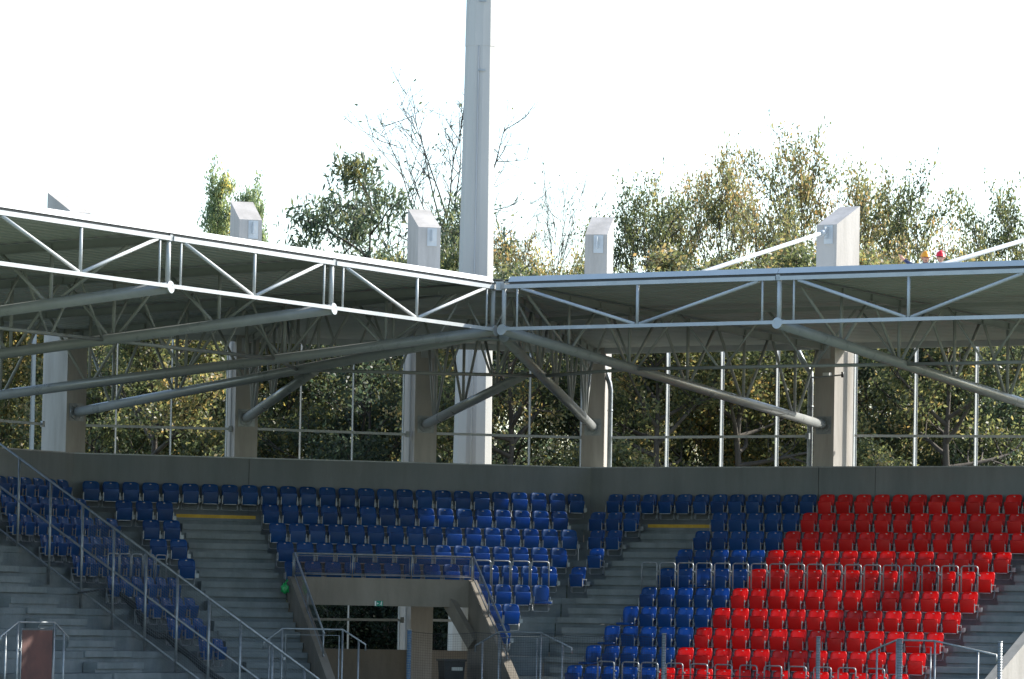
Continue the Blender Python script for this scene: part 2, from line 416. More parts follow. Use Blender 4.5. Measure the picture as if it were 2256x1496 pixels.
# ------------------------------------------------------------------ seats
def soft_box(w, h, d, bev, name, lip=0.0):
    bm = bmesh.new()
    bmesh.ops.create_cube(bm, size=1.0)
    for v in bm.verts: v.co = Vector((v.co.x * w, v.co.y * d, v.co.z * h))
    bmesh.ops.bevel(bm, geom=bm.edges[:] , offset=bev, segments=2, profile=0.6, affect='EDGES')
    if lip:
        for v in bm.verts:
            k = max(0.0, v.co.z / h + 0.15)
            v.co.y -= lip * k * k
            v.co.x *= 1.0 + 0.06 * k
    for f in bm.faces: f.smooth = True
    me = bpy.data.meshes.new(name); bm.to_mesh(me); bm.free()
    return me
def backrest_mesh():
    nu, nv = 8, 8
    zs = [0.335, 0.40, 0.48, 0.56, 0.63, 0.685, 0.722, 0.738, 0.745]
    ws = [0.165, 0.178, 0.19, 0.197, 0.20, 0.195, 0.172, 0.14, 0.10]
    mb = MB(); front, backv = [], []
    for i, (z, w) in enumerate(zip(zs, ws)):
        for k in range(nu + 1):
            x = (k / nu * 2 - 1) * w
            y = -0.055 + (z - 0.335) * 0.19 - 0.05 * (x / 0.2) ** 2 + (0.022 if z > .735 else 0)
            front.append((x, y, z)); backv.append((x, y + 0.034, z - (0.003 if i == 8 else 0)))
    n = nu + 1; m = len(zs)
    fs = []
    for i in range(m - 1):
        for k in range(nu):
            a = i * n + k
            fs.append((a, a + 1, a + n + 1, a + n)); o = n * m
            fs.append((o + a, o + a + n, o + a + n + 1, o + a + 1))
    o = n * m
    edge = [i * n for i in range(m)] ; edge2 = [i * n + nu for i in range(m)]
    for e, fl in ((edge, 1), (edge2, 0)):
        for a, b in zip(e[:-1], e[1:]): fs.append((a, b, b + o, a + o))
    for k in range(nu):
        fs.append((k, k + 1, o + k + 1, o + k)); a = (m - 1) * n + k; fs.append((a, a + 1, o + a + 1, o + a))
    mb.add(front + backv, fs, True)
    return mb.mesh("backrest")
ME = {}
ME['back'] = {c: backrest_mesh() for c in ('blue', 'red')}
ME['pan'] = {c: soft_box(0.365, 0.30, 0.055, 0.024, "seat_pan", 0.035) for c in ('blue', 'red')}
for c in ('blue', 'red'):
    ME['back'][c].materials.append(M[c]); ME['pan'][c].materials.append(M[c])
mb = MB(); mb.tube([(-.2, -.03, .30), (-.2, -.05, .165), (-.165, -.05, .13), (.165, -.05, .13), (.2, -.05, .165), (.2, -.03, .30)], 0.011, 6)
ME['loop'] = mb.mesh("leg_frame"); ME['loop'].materials.append(M['galv'])
mb = MB(); mb.box(-.008, .008, -.165, -.145, .275, .48); mb.box(-.008, .008, -.145, .0, .30, .325); mb.box(-.006, .006, -.145, .0, .44, .455)
mb.box(-.010, .010, -.012, .012, .13, .46)
ME['bracket'] = mb.mesh("bracket"); ME['bracket'].materials.append(M['galv'])
ME['strip'] = soft_box(0.30, 0.022, 0.03, 0.006, "hinge_bar"); ME['strip'].materials.append(M['galv'])
mb = MB(); mb.box(-.05, .05, -.015, .015, .30, .40); ME['coupler'] = mb.mesh("coupler"); ME['coupler'].materials.append(M['galv'])
mb = MB()
ring = [(math.cos(2 * math.pi * k / 12) * .024, 0, math.sin(2 * math.pi * k / 12) * .011) for k in range(12)]
mb.add([(x, -.004, z) for x, y, z in ring] + [(x, .004, z) for x, y, z in ring], [list(range(12)), list(range(12, 24))[::-1]] + [[k, (k + 1) % 12, 12 + (k + 1) % 12, 12 + k] for k in range(12)])
ME['tag'] = mb.mesh("number_tag"); ME['tag'].materials.append(M['tagm'])
def proto_seat(color, opened):
    root = empty("stadium_seat")
    def ad(name, key, loc=(0, 0, 0), rot=(0, 0, 0)):
        me = ME[key][color] if isinstance(ME[key], dict) else ME[key]
        o = bpy.data.objects.new(name, me); col.objects.link(o); o.parent = root; o.location = loc; o.rotation_euler = rot; return o
    bk = ad("backrest", 'back')
    tg = bpy.data.objects.new("number_tag", ME['tag']); col.objects.link(tg); tg.parent = bk; tg.location = (0, 0.004, 0.70); tg.rotation_euler = (R(-10), 0, 0)
    if opened:
        ad("seat_pan", 'pan', (0, -.22, .345), (R(88), 0, 0)); ad("hinge_bar", 'strip', (0, -.06, .30))
    else:
        ad("seat_pan", 'pan', (0, -.115, .425), (R(5), 0, 0)); ad("hinge_bar", 'strip', (0, -.125, .268))
    ad("bracket", 'bracket', (-.197, 0, 0)); ad("bracket", 'bracket', (.197, 0, 0))
    ad("leg_frame", 'loop'); ad("coupler", 'coupler', (.25, 0, 0))
    return root
protos = {}
def place_seat(bk, i, t, color, label, opened=False, rnd=random.Random(3)):
    k = (color, opened)
    if k not in protos:
        protos[k] = proto_seat(color, opened); o = protos[k]; fresh = True
    else:
        o = copy_tree(protos[k])
    o.location = bk.p(t, 0.32 + DROW * i, tread_z(i) + 0.002)
    o.rotation_euler = (0, 0, -bk.th + R(rnd.uniform(-.8, .8)))
    for ch in o.children:
        if ch.name.startswith("seat_pan") and not opened: ch.rotation_euler = (R(5 + rnd.uniform(-3, 3)), R(rnd.uniform(-.8, .8)), 0)
    tag(o, label, "seat", "red folding stadium seats" if color == 'red' else "blue folding stadium seats")
    return o
# right bank: column j, blue from the gangway, red further right
for i in range(NROW - 1):
    cols = []
    if i == 0: cols = list(range(-12, 15))
    else:
        left = {1: [-12, -11, -10], 2: [-11, -10], 3: [-10], 4: [-10]}.get(i, [])
        cols = left + list(range(-5, 13))
    if 0 < i < 3: cols += [13]
    nb = nr = 0
    for j in cols:
        t = T0R + 0.5 * j
        color = 'blue' if j < 0 else 'red'
        opened = (i, j) in ((6, -5), (7, -5), (8, -5), (4, -3))
        state = "seat folded down," if opened else "seat,"
        if color == 'red':
            nr += 1; lab = "red %s %s from the left in the %s row of the red block" % (state, ORD[nr - 1], ORD[i])
        elif j <= -10 and i > 0:
            nb += 1; lab = "blue %s %s in the short %s row left of the right gangway" % (state, ORD[nb - 1], ORD[i])
        else:
            if j == -5 and i > 0: nb = 0
            nb += 1; lab = "blue %s %s from the left in the %s row beside the red block" % (state, ORD[nb - 1], ORD[i])
        place_seat(BR, i, t, color, lab, opened)
# middle bank: rows given by where the first and last seat stand
def row_seats(bk, i, px0, px1, n, text, opened_last=False):
    s, z = 0.32 + DROW * i, tread_z(i) + 0.70
    t0, t1 = bk.t_at(px0, s, z), bk.t_at(px1, s, z)
    for k in range(n):
        t = t0 + (t1 - t0) * (k / (n - 1) if n > 1 else 0)
        op = opened_last and k == n - 1
        place_seat(bk, i, t, 'blue', ("blue seat folded down, %s" if op else "blue seat, %s") % (text % ORD[k]), op)
MT = "%s from left in the "
row_seats(BM, 0, 200.0, 1267.8, 26, MT + "long top row under the middle wall")
row_seats(BM, 1, 272.4, 361.8, 3, MT + "short second row left of the middle gangway")
row_seats(BM, 1, 595.3, 1231.6, 16, MT + "second row of the middle block")
row_seats(BM, 2, 332.3, 377.4, 2, MT + "short third row left of the middle gangway")
row_seats(BM, 2, 610.8, 1252.0, 16, MT + "third row of the middle block")
row_seats(BM, 3, 348.5, 393.2, 2, MT + "short fourth row left of the middle gangway")
row_seats(BM, 3, 627.5, 1229.5, 15, MT + "fourth row of the middle block")
row_seats(BM, 4, 410.3, 410.3, 1, MT + "fifth row left of the middle gangway")
row_seats(BM, 4, 645.0, 1207.5, 14, MT + "fifth row just above the concrete portal")
row_seats(BM, 5, 1064.0, 1190.7, 4, MT + "row beside the portal's top rail", True)
row_seats(BM, 6, 1086.0, 1124.5, 2, MT + "row of two right of the portal wall")
row_seats(BM, 7, 1104.0, 1104.0, 1, "%s and only one at the foot of the portal wall")
LT = "%s from left in the "
for i, px0, px1, n in ((0, 0, 137, 6), (1, 12, 176, 7), (2, 27, 245, 9), (3, 98.6, 262.4, 7), (4, 169, 330, 7), (5, 246, 378, 6), (6, 308.5, 416, 5), (7, 378, 434, 3), (8, 447, 478, 2)):
    row_seats(BL, i, px0, px1, n, LT + "%s row behind the sloping fence" % ORD[i])

# ------------------------------------------------------------------ hoop barriers
def hoop(bk, s, t, z0, h, w, label, group):
    root = thing("barrier_hoop", bk.p(t, s, z0), label, "barrier", group)
    a, b = t - w / 2, t + w / 2
    c = 0.055
    MB().tube([bk.p(a, s, z0 + .002), bk.p(a, s, z0 + h - c), bk.p(a + c * .3, s, z0 + h - c * .3), bk.p(a + c, s, z0 + h), bk.p(b - c, s, z0 + h), bk.p(b - c * .3, s, z0 + h - c * .3), bk.p(b, s, z0 + h - c), bk.p(b, s, z0 + .002)], 0.0165, 8).build("hoop_tube", M['galv'], root)
    for q in (a, b):
        MB().frame(bk.p(q, s, z0 + .006), bk.u * .04, bk.n * .03, (0, 0, .005)).build("foot_plate", M['galv'], root)
    MB().tube([bk.p(b, s, z0 + h - .2), bk.p(b + .06, s, z0 + h - .2)], 0.02, 8).build("clamp", M['galv'], root)
hs = s_front(4) - 0.05; hz = tread_z(4)
htop = BR.z_at(1600, 1241.5, hs)
a, b = BR.t_at(1431, hs, htop), BR.t_at(2136.2, hs, htop)
for k in range(18):
    hoop(BR, hs, a + (b - a) * k / 17, hz, htop - hz, 0.42, "tall grey tube hoop, %s from the left of those before the fifth row" % ORD[k], "tall hoops in the right block")
for k, px in enumerate((1061.5, 1104, 1147, 1190)):
    zt = BM.z_at(1120, 1236, hs)
    hoop(BM, hs, BM.t_at(px, hs, zt), hz, zt - hz, 0.44, "grey tube hoop, %s from the left, right of the portal" % ORD[k], "hoops beside the portal")
for k, px in enumerate((250, 276, 302, 328, 355)):
    hoop(BL, hs, BL.t_at(px, hs, 1.0), hz, 0.80, 0.44, "grey tube hoop, %s from the left, behind the sloping fence" % ORD[k], "hoops in the left block")
hs = s_front(9) - 0.05; hz = tread_z(9)
for k, px in enumerate((1335, 1389, 1431, 1486, 1540, 1594, 1649, 1703, 1757, 1812, 1866, 1929)):
    zt = BR.z_at(1500, 1462, hs)
    hoop(BR, hs, BR.t_at(px, hs, zt), hz, zt - hz, 0.44, "low grey tube hoop, %s from the left along the bottom of the picture" % ORD[k], "low hoops at the bottom of the right block")

# ------------------------------------------------------------------ the concrete portal of the vomitory
root = thing("stair_portal", BM.p((vt0 + vt1) / 2, V_S0, -2.5), "brown-grey concrete portal of the stair opening amid the blue seats", "portal")
MB().prism([BM.p(vt0 - .2, V_S0), BM.p(vt1 + .2, V_S0), BM.p(vt1 + .2, V_S0 + .22), BM.p(vt0 - .2, V_S0 + .22)], V_BOT, V_TOP).build("lintel_beam", M['warmcon'], root)
for ta, tb in ((vt0 - .2, vt0), (vt1, vt1 + .2)):
    sA, sB = V_S0 + .223, 9.6
    MB().prism([BM.p(ta, sA), BM.p(tb, sA), BM.p(tb, sB), BM.p(ta, sB)], -4.4, lambda p: V_TOP - .605 * ((Vector((p[0], p[1], 0)) - BM.o).dot(BM.n) - sA)).build("side_wall", M['warmcon'], root)
    MB().prism([BM.p(ta, -0.4), BM.p(tb, -0.4), BM.p(tb, V_S0 - .003), BM.p(ta, V_S0 - .003)], lambda p: -2.2, lambda p: V_BOT - .05 + .0 * p[0]).build("side_wall", M['warmcon'], root) if ta < vt0 else None
# sloping raker seen inside the opening
pa = BM.p(vt1 - .42, V_S0 + .1, V_BOT); pb = BM.p(vt1 - .05, V_S0 + .9, V_BOT - .85)
MB().bar(pa + Vector((0, 0, .1)), pb, .16, .30).build("raker", M['warmcon'], root)
# portal rails with glass
def seg_rail(name_root, pts_top, pts_bot, posts, label, r=.022):
    root = thing(name_root, pts_bot[0], label, "railing", "railings round the stair portal")
    MB().tube(pts_top, r, 8).build("top_rail", M['galv'], root)
    MB().tube([Vector(p) + Vector((0, 0, .06)) for p in pts_bot], r * .6, 6).build("bottom_rail", M['galv'], root)
    n = len(posts)
    for k, f in enumerate(posts):
        p = Vector(pts_bot[0]).lerp(Vector(pts_bot[1]), f); q = Vector(pts_top[0]).lerp(Vector(pts_top[1]), f)
        MB().tube([p, q], r * .85, 8).build("post", M['galv'], root)
    for a, b in zip(posts[:-1], posts[1:]):
        a2, b2 = a + .012, b - .012
        q = [Vector(pts_bot[0]).lerp(Vector(pts_bot[1]), a2) + Vector((0, 0, .09)), Vector(pts_bot[0]).lerp(Vector(pts_bot[1]), b2) + Vector((0, 0, .09)),
             Vector(pts_top[0]).lerp(Vector(pts_top[1]), b2) - Vector((0, 0, .05)), Vector(pts_top[0]).lerp(Vector(pts_top[1]), a2) - Vector((0, 0, .05))]
        nn = (q[1] - q[0]).cross(q[3] - q[0]).normalized() * .004
        MB().add([v + nn for v in q] + [v - nn for v in q], [(0, 1, 2, 3), (7, 6, 5, 4), (0, 1, 5, 4), (1, 2, 6, 5), (2, 3, 7, 6), (3, 0, 4, 7)]).build("glass_pane", M['glass'], root)
        fr = MB()
        for e0, e1 in ((q[0], q[1]), (q[1], q[2]), (q[2], q[3]), (q[3], q[0])): fr.tube([e0, e1], .008, 5)
        fr.build("pane_frame", M['galv'], root)
sr = V_S0 + .11
zr = BM.z_at(840, 1223, sr)
seg_rail("portal_railing", [BM.p(vt0 - .1, sr, zr), BM.p(vt1 + .1, sr, zr)], [BM.p(vt0 - .1, sr, V_TOP + .002), BM.p(vt1 + .1, sr, V_TOP + .002)], [0, .33, .66, 1.0], "level steel and glass railing along the top of the portal")
for tq, w in ((vt0 - .1, "left"), (vt1 + .1, "right")):
    sA, sB = V_S0 + .26, V_S0 + 3.3
    seg_rail("portal_railing", [BM.p(tq, sA, zr), BM.p(tq, sB, zr - .605 * (sB - sA))], [BM.p(tq, sA, V_TOP - .02), BM.p(tq, sB, V_TOP - .02 - .605 * (sB - sA))], [0, .45, .97], "sloping steel and glass railing down the %s side of the portal" % w)
# exit sign
ex = on_plane(834, 1329.5, BM.p(0, V_S0 + .22), BM.n)
root = thing("exit_sign", ex, "small green and white emergency exit sign on the portal beam", "sign")
MB().frame(ex + BM.n * .016, BM.u * .10, BM.n * .012, (0, 0, .062)).build("sign_plate", M['green'], root)
MB().frame(ex + BM.n * .0295 - BM.u * .082, BM.u * .018, BM.n * .001, (0, 0, .055)).build("white_panel", M['signwhite'], root)
fig = MB()
def sp(x, z): return ex + BM.n * .0305 + BM.u * x + Vector((0, 0, z))
def stroke(x0, z0, x1, z1, w):
    d = Vector((x1 - x0, z1 - z0)); d.normalize(); nx, nz = -d.y * w / 2, d.x * w / 2
    fig.add([sp(x0 + nx, z0 + nz), sp(x1 + nx, z1 + nz), sp(x1 - nx, z1 - nz), sp(x0 - nx, z0 - nz)], [(0, 1, 2, 3)])
fig.add([sp(.066 + .011 * math.cos(k), .040 + .011 * math.sin(k)) for k in [2 * math.pi * q / 8 for q in range(8)]], [list(range(8))])
stroke(.062, .028, .052, -.008, .018); stroke(.052, -.008, .072, -.022, .011); stroke(.072, -.022, .068, -.048, .010)
stroke(.052, -.008, .040, -.030, .011); stroke(.040, -.030, .022, -.034, .010); stroke(.062, .022, .082, .008, .008); stroke(.060, .022, .040, .010, .008)
stroke(-.045, 0, -.005, 0, .012); stroke(-.045, 0, -.028, .018, .010); stroke(-.045, 0, -.028, -.018, .010)
fig.build("running_figure", M['signwhite'], root)
# concourse parapet behind the stand
zpar = BM.z_at(850, 1431, -0.45)
for bk, a, b, w in ((BM, -.3, LENM + .3, "middle"), (BR, 0.0, 19.0, "right"), (BL, -16.0, 0.0, "left")):
    o = MB().prism([bk.p(a, -.45), bk.p(b, -.45), bk.p(b, -.62), bk.p(a, -.62)], GROUND, zpar).build("concourse_parapet", M['warmcon'])
    tag(o, "low brown concourse parapet behind the %s block" % w, "wall")
o = MB().prism([BM.p(1, 0.2 - .6), BM.p(LENM - 1, -.4), BM.p(LENM - 3, 7.5), BM.p(3, 7.5)], -2.35, -2.2).build("concourse_floor", M['warmcon'])
tag(o, "concrete floor of the concourse under the stand", None, None, "structure")

# wheelie bin
bp = on_plane(994, 1500, BM.p(0, 5.6), BM.n)
ztop = on_plane(994, 1452, BM.p(0, 5.6), BM.n).z
root = thing("wheelie_bin", Vector((bp.x, bp.y, -2.2)), "black plastic wheelie bin standing in the portal", "bin")
bx = lambda t, d, z: Vector((bp.x, bp.y, z)) + BM.u * t + BM.n * d
q = MB(); zb = -2.2
vs = [bx(a * .19, b_2 * .22, zb + .08) for a, b_2 in ((-1, -1), (1, -1), (1, 1), (-1, 1))] + [bx(a * .25, b_2 * .29, ztop - .05) for a, b_2 in ((-1, -1), (1, -1), (1, 1), (-1, 1))]
q.add(vs, [(3, 2, 1, 0), (4, 5, 6, 7), (0, 1, 5, 4), (1, 2, 6, 5), (2, 3, 7, 6), (3, 0, 4, 7)]).build("bin_body", M['black'], root)
MB().prism([bx(-.28, -.31, 0), bx(.28, -.31, 0), bx(.27, .34, 0), bx(-.27, .34, 0)], ztop - .048, ztop + .0).build("lid", M['black'], root)
MB().tube([bx(-.2, -.34, ztop - .06), bx(.2, -.34, ztop - .06)], .018, 8).build("handle", M['black'], root)
for sg in (-1, 1): MB().tube([bx(sg * .2, -.2, zb + .1), bx(sg * .25, -.2, zb + .1)], .1, 14).build("wheel", M['black'], root)
MB().frame(bx(.06, .285, ztop - .22), BM.u * .13, BM.n * .004 , (0, 0, .038)).build("paper_label", M['tagm'], root)

# green bag hanging at the left portal corner
bgp = on_plane(628, 1296, BM.p(0, V_S0 + .35), BM.n)
me = bpy.data.meshes.new("bag_body"); bm = bmesh.new(); bmesh.ops.create_icosphere(bm, subdivisions=3, radius=1.0)
rr = random.Random(5)
for v in bm.verts:
    c = v.co; k = 1 + .18 * math.sin(7 * c.x + 2) * math.sin(6 * c.z) + rr.uniform(-.06, .06)
    v.co = Vector((c.x * .075 * k * (1.25 - .45 * c.z), c.y * .05 * k, c.z * .125 * k))
for f in bm.faces: f.smooth = True
bm.to_mesh(me); bm.free()
root = thing("rubbish_bag", bgp, "green plastic bag hanging at the left corner of the portal", "bag")
o = link("bag_body", me, M['bag'], root, True)
MB().tube([bgp + Vector((0, 0, .10)), bgp + Vector((.02, .01, .15)), bgp + Vector((.06, .03, .19))], [.03, .014, .024], 7).build("bag_knot", M['bag'], root)

# ------------------------------------------------------------------ segregation fence down the left block
tf = BL.t_at(175.5, 4.5, rake_z(4.5))
def fence_s(px, hz): # distance down the slope where the fence line crosses photo column px
    a, b = -2.0, 14.0
    for _ in range(50):
        m = (a + b) / 2
        if project(BL.p(tf, m, rake_z(m) + hz))[0] < px: a = m
        else: b = m
    return (a + b) / 2
best = min((abs(project(BL.p(BL.t_at(175.5, s, rake_z(s) + .27), s, rake_z(s) + .27))[1] - 1299.5), s) for s in [k * .02 for k in range(0, 500)])
FS = best[1]; tf = BL.t_at(175.5, FS, rake_z(FS) + .27)
root = thing("sloping_fence", BL.p(tf, 4.5, rake_z(4.5)), "tall galvanised fence sloping down the left block with three rails", "fence")
FH = 2.17
for h, nm, r in ((FH, "top_rail", .028), (1.22, "middle_rail", .026), (.27, "bottom_rail", .024)):
    MB().tube([BL.p(tf, .2, rake_z(.2) + h), BL.p(tf, 10.2, rake_z(10.2) + h)], r, 8).build(nm, M['galv'], root)
for px in (-22, 43.5, 112.8, 183, 252, 323, 392, 462, 531, 601, 671, 742):
    s = fence_s(px - 3, 1.0)
    if s > 10.2: continue
    MB().tube([BL.p(tf, s, rake_z(s) - .12), BL.p(tf, s, rake_z(s) + FH + .02)], .03, 8).build("post", M['galv'], root)
def net(p00, p10, p11, p01, cell, r, name, label, cat, sag=0.0, mat='net', seed=1):
    """rectangular net of thin cords: p00-p10 bottom edge, p01-p11 top edge"""
    p00, p10, p11, p01 = map(Vector, (p00, p10, p11, p01)); rr = random.Random(seed)
    L = (p10 - p00).length; H = (p01 - p00).length
    nx, nz = int(L / cell), int(H / cell); mb = MB()
    def pt(a, b):
        base = p00.lerp(p10, a).lerp(p01.lerp(p11, a), b)
        ph = abs(math.sin(a * L * 1.9)) * sag * b
        return base - Vector((0, 0, ph)) + Vector((0, .02 * math.sin(a * L * 3 + b * 2), 0))
    for i in range(nx + 1):
        mb.tube([pt(i / nx, k / 4) for k in range(5)], r, 3, False)
    for k in range(nz + 1):
        mb.tube([pt(i / (nx // 3 + 1), k / nz) for i in range(nx // 3 + 2)], r * (1.0 if k < nz else 3), 3, False)
    o = mb.build(name, M[mat]); tag(o, label, cat, None, "stuff"); return o
o = net(BL.p(tf + .03, 4.2, rake_z(4.2) + .15), BL.p(tf + .03, 10.0, rake_z(10.0) + .15), BL.p(tf + .03, 10.0, rake_z(10.0) + FH), BL.p(tf + .03, 4.2, rake_z(4.2) + FH), .06, .0022, "fence_mesh", "fine grey wire mesh on the lower half of the sloping fence", "net", 0, 'netgrey')

# rolled black net lying along the fence foot
pts = []
for (px, py) in ((172, 1306), (205, 1302), (240, 1296), (262, 1305), (285, 1325), (300, 1338), (312, 1362), (322, 1388), (345, 1400), (368, 1402), (392, 1425), (420, 1446), (445, 1470), (470, 1488), (500, 1505)):
    bestp = None
    for s in [k * .05 for k in range(40, 220)]:
        d = on_plane(px, py, BL.p(0, s), BL.n); e = abs(d.z - (rake_z(s) + .33))
        if bestp is None or e < bestp[0]: bestp = (e, d)
    pts.append(bestp[1])
o = MB().tube(pts, [.02, .02, .02, .05, .075, .075, .08, .075, .075, .07, .08, .07, .08, .07, .06], 7).build("rolled_net", M['net'])
tag(o, "black rolled-up net lying along the foot of the sloping fence", "net")

# ------------------------------------------------------------------ gates at the foot of the gangways
def gate(bk, s, pxs, ytop, yarm, zbase, label, panel=None, leaves=()):
    """pxs: left arm end, left shoulder, right shoulder, right arm end (photo columns)"""
    zt = bk.z_at((pxs[1] + pxs[2]) / 2, ytop, s); za = bk.z_at((pxs[0] + pxs[3]) / 2, yarm, s)
    T = [bk.t_at(px, s, zt) for px in pxs]
    root = thing("gangway_gate", bk.p((T[1] + T[2]) / 2, s, zbase), label, "gate", "tube gates at the foot of the gangways")
    MB().tube([bk.p(T[0], s, za - .14), bk.p(T[0], s, za), bk.p(T[1], s, zt), bk.p(T[2], s, zt), bk.p(T[3], s, za), bk.p(T[3], s, za - .14)], .021, 8).build("top_rail", M['galv'], root)
    for k, tq in enumerate((T[0] + (T[1] - T[0]) * .3, T[1], T[2], T[3] - (T[3] - T[2]) * .3)):
        ztq = za + (zt - za) * .3 if k in (0, 3) else zt
        MB().tube([bk.p(tq, s, zbase), bk.p(tq, s, ztq)], .021, 8).build("post", M['galv'], root)
    w = T[2] - T[1]
    a, b = T[1] + .08, T[2] - .08
    zl0, zl1 = zbase + .18, zt - .13
    fr = MB()
    fr.tube([bk.p(a, s + .03, zl0), bk.p(a, s + .03, zl1), bk.p(b, s + .03, zl1), bk.p(b, s + .03, zl0), bk.p(a, s + .03, zl0)], .016, 6)
    lf = fr.build("gate_leaf", M['galv'], root)
    if panel:
        MB().frame(bk.p((a + b) / 2, s + .03, (zl0 + zl1) / 2), bk.u * ((b - a) / 2 - .03), bk.n * .006, (0, 0, (zl1 - zl0) / 2 - .03)).build("panel", M[panel], lf)
    for h in (.35, .75):
        MB().frame(bk.p(a - .03, s + .03, zl0 + (zl1 - zl0) * h), bk.u * .03, bk.n * .02, (0, 0, .03)).build("hinge", M['galv'], root)
    bs = MB(); bs.frame(bk.p(T[1], s, zbase + .04), bk.u * .07, bk.n * .06, (0, 0, .04)); bs.frame(bk.p(T[2], s, zbase + .04), bk.u * .07, bk.n * .06, (0, 0, .04))
    bs.build("base_plate", M['galv'], root)
    return root
gate(BL, 7.9, (2, 40, 120, 151), 1371, 1403, -2.4, "grey tube gate with a dull red panel at the lower left", "redpanel")
gate(BM, 9.4, (582, 622, 755, 806), 1386, 1418, -2.9, "grey tube gate at the foot of the middle gangway, left of the portal")
gate(BR, 9.6, (1048, 1100, 1192, 1260), 1393, 1425, -2.9, "grey tube gate at the foot of the gangway right of the portal")
gate(BR, 10.6, (1914, 1976, 2060, 2196), 1411, 1440, -3.2, "grey tube gate in front of the red seats at the lower right")

# net poles and pitch net
polepts = []
for bk, s, px, ytop, w, lab, mt in ((BM, 9.7, 902, 1389, .05, "blue steel net pole standing before the portal opening", 'postblue'), (BR, 10.2, 1463, 1397, .045, "grey net pole rising in front of the blue seats", 'galv'),
                                    (BR, 10.4, 1803, 1404, .045, "grey net pole in front of the middle of the red block", 'galv'), (BR, 10.9, 1983, 1409, .055, "thick grey net pole beside the lower right gate", 'galv'), (BR, 10.9, 2203, 1415, .05, "grey net pole at the far right before the gangway", 'galv')):
    zt = bk.z_at(px, ytop, s); t = bk.t_at(px, s, zt)
    root = thing("net_pole", bk.p(t, s, -4.0), lab, "pole", "poles of the pitch net")
    MB().tube([bk.p(t, s, -4.4), bk.p(t, s, zt)], w, 10).build("pole_tube", M[mt], root)
    MB().tube([bk.p(t, s, zt), bk.p(t, s, zt + .02)], w * 1.15, 10).build("pole_cap", M['galv'], root)
    rings = MB()
    for q in range(24): rings.tube([bk.p(t, s, zt - .1 - q * .055), bk.p(t, s, zt - .085 - q * .055)], w * 1.12, 10)
    rings.build("net_lashing", M['netgrey'], root)
    polepts.append(bk.p(t, s, zt))
def pnet(a, b, name, label, drop, seed):
    A, B = a.copy(), b.copy(); dn = Vector((0, 0, -2.2))
    net(A + dn, B + dn, B - Vector((0, 0, drop)), A - Vector((0, 0, drop)),   .055, .0019, name, label, "net", .05, 'net', seed)
pnet(polepts[0], polepts[1], "pitch_net", "fine black net hung between the blue pole and the next grey pole", .02, 2)
o = MB().tube([polepts[1] - Vector((0, 0, .85)), polepts[2] - Vector((0, 0, .88)), polepts[3] - Vector((0, 0, .9))], .008, 5).build("net_rope", M['net'])
tag(o, "thin black rope strung across the lowest red seats", "rope")

# sunlit parapet of the next opening at the lower right
sq = 6.6; tq = BR.t_at(2214, 9.0, -1.6)
root = thing("stair_portal", BR.p(tq, 8, -3), "sunlit pale concrete side wall of the opening at the lower right edge", "portal")
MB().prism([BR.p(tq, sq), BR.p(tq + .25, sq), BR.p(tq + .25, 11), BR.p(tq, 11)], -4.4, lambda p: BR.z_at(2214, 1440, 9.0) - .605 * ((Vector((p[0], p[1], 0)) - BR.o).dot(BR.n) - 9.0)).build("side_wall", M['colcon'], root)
MB().tube([BR.p(tq + .12, sq, -.1 + .0), BR.p(tq + .12, 10.5, -.1 - .605 * (10.5 - sq))], .022, 8).build("top_rail", M['galv'], root)

# ------------------------------------------------------------------ roof frame
CRn, CLn = Vector((-0.213, 98.13, 0)), Vector((-0.378, 98.43, 0))
B0, B1, ZD, ZC, LR_, LL_, ZF = 6.928, 6.181, 5.996, 6.922, 13.25, 14.1, 4.537
ur, nr, ul, nl = BR.u, BR.n, BL.u, BL.n
S_R = [0, B0, B0 + B1, B0 + 2 * B1]; S_L = [0, B0, B0 + B1, B0 + 2 * B1, B0 + 3 * B1]
NODE_R = [CRn + ur * s for s in S_R]; NODE_L = [CLn - ul * s for s in S_L]
Zv = lambda z: Vector((0, 0, z))
Z_REAR = 6.50; Z_FRONT = ZC + 0.11
# edge trusses, one per bay
def edge_truss(a, b, nrm, label, d=None):
    root = thing("edge_truss", (a + b) / 2 + Zv(ZD), label, "truss", "white edge trusses along the roof")
    dr = (b - a).normalized(); L = (b - a).length; g = .06
    A, B_ = a + dr * g, b - dr * g
    MB().bar(A + Zv(ZC), B_ + Zv(ZC), .085, .085).build("top_chord", M['white'], root)
    MB().bar(A + Zv(ZD + .02), B_ + Zv(ZD + .02), .075, .075).build("bottom_chord", M['white'], root)
    m = (a + b) / 2
    MB().tube([m + Zv(ZD + .05), m + Zv(ZC - .04)], .033, 8).build("centre_post", M['white'], root)
    off = .38
    for e, sg in ((a, 1), (b, -1)):
        q = e + dr * sg * off
        MB().tube([q + Zv(ZD + .05), q + Zv(ZC - .04)], .022, 8).build("thin_post", M['white'], root)
        MB().tube([m - dr * sg * .06 + Zv(ZD + .06), e + dr * sg * (off + .1) + Zv(ZC - .045)], .036, 8).build("diagonal", M['white'], root)
    return root
for k in range(3): edge_truss(NODE_R[k], NODE_R[k + 1], nr, "shaded white edge truss of the right roof, %s bay from the corner" % ORD[k])
for k in range(4): edge_truss(NODE_L[k], NODE_L[k + 1], nl, "sunlit white edge truss of the left roof, %s bay from the corner" % ORD[k])

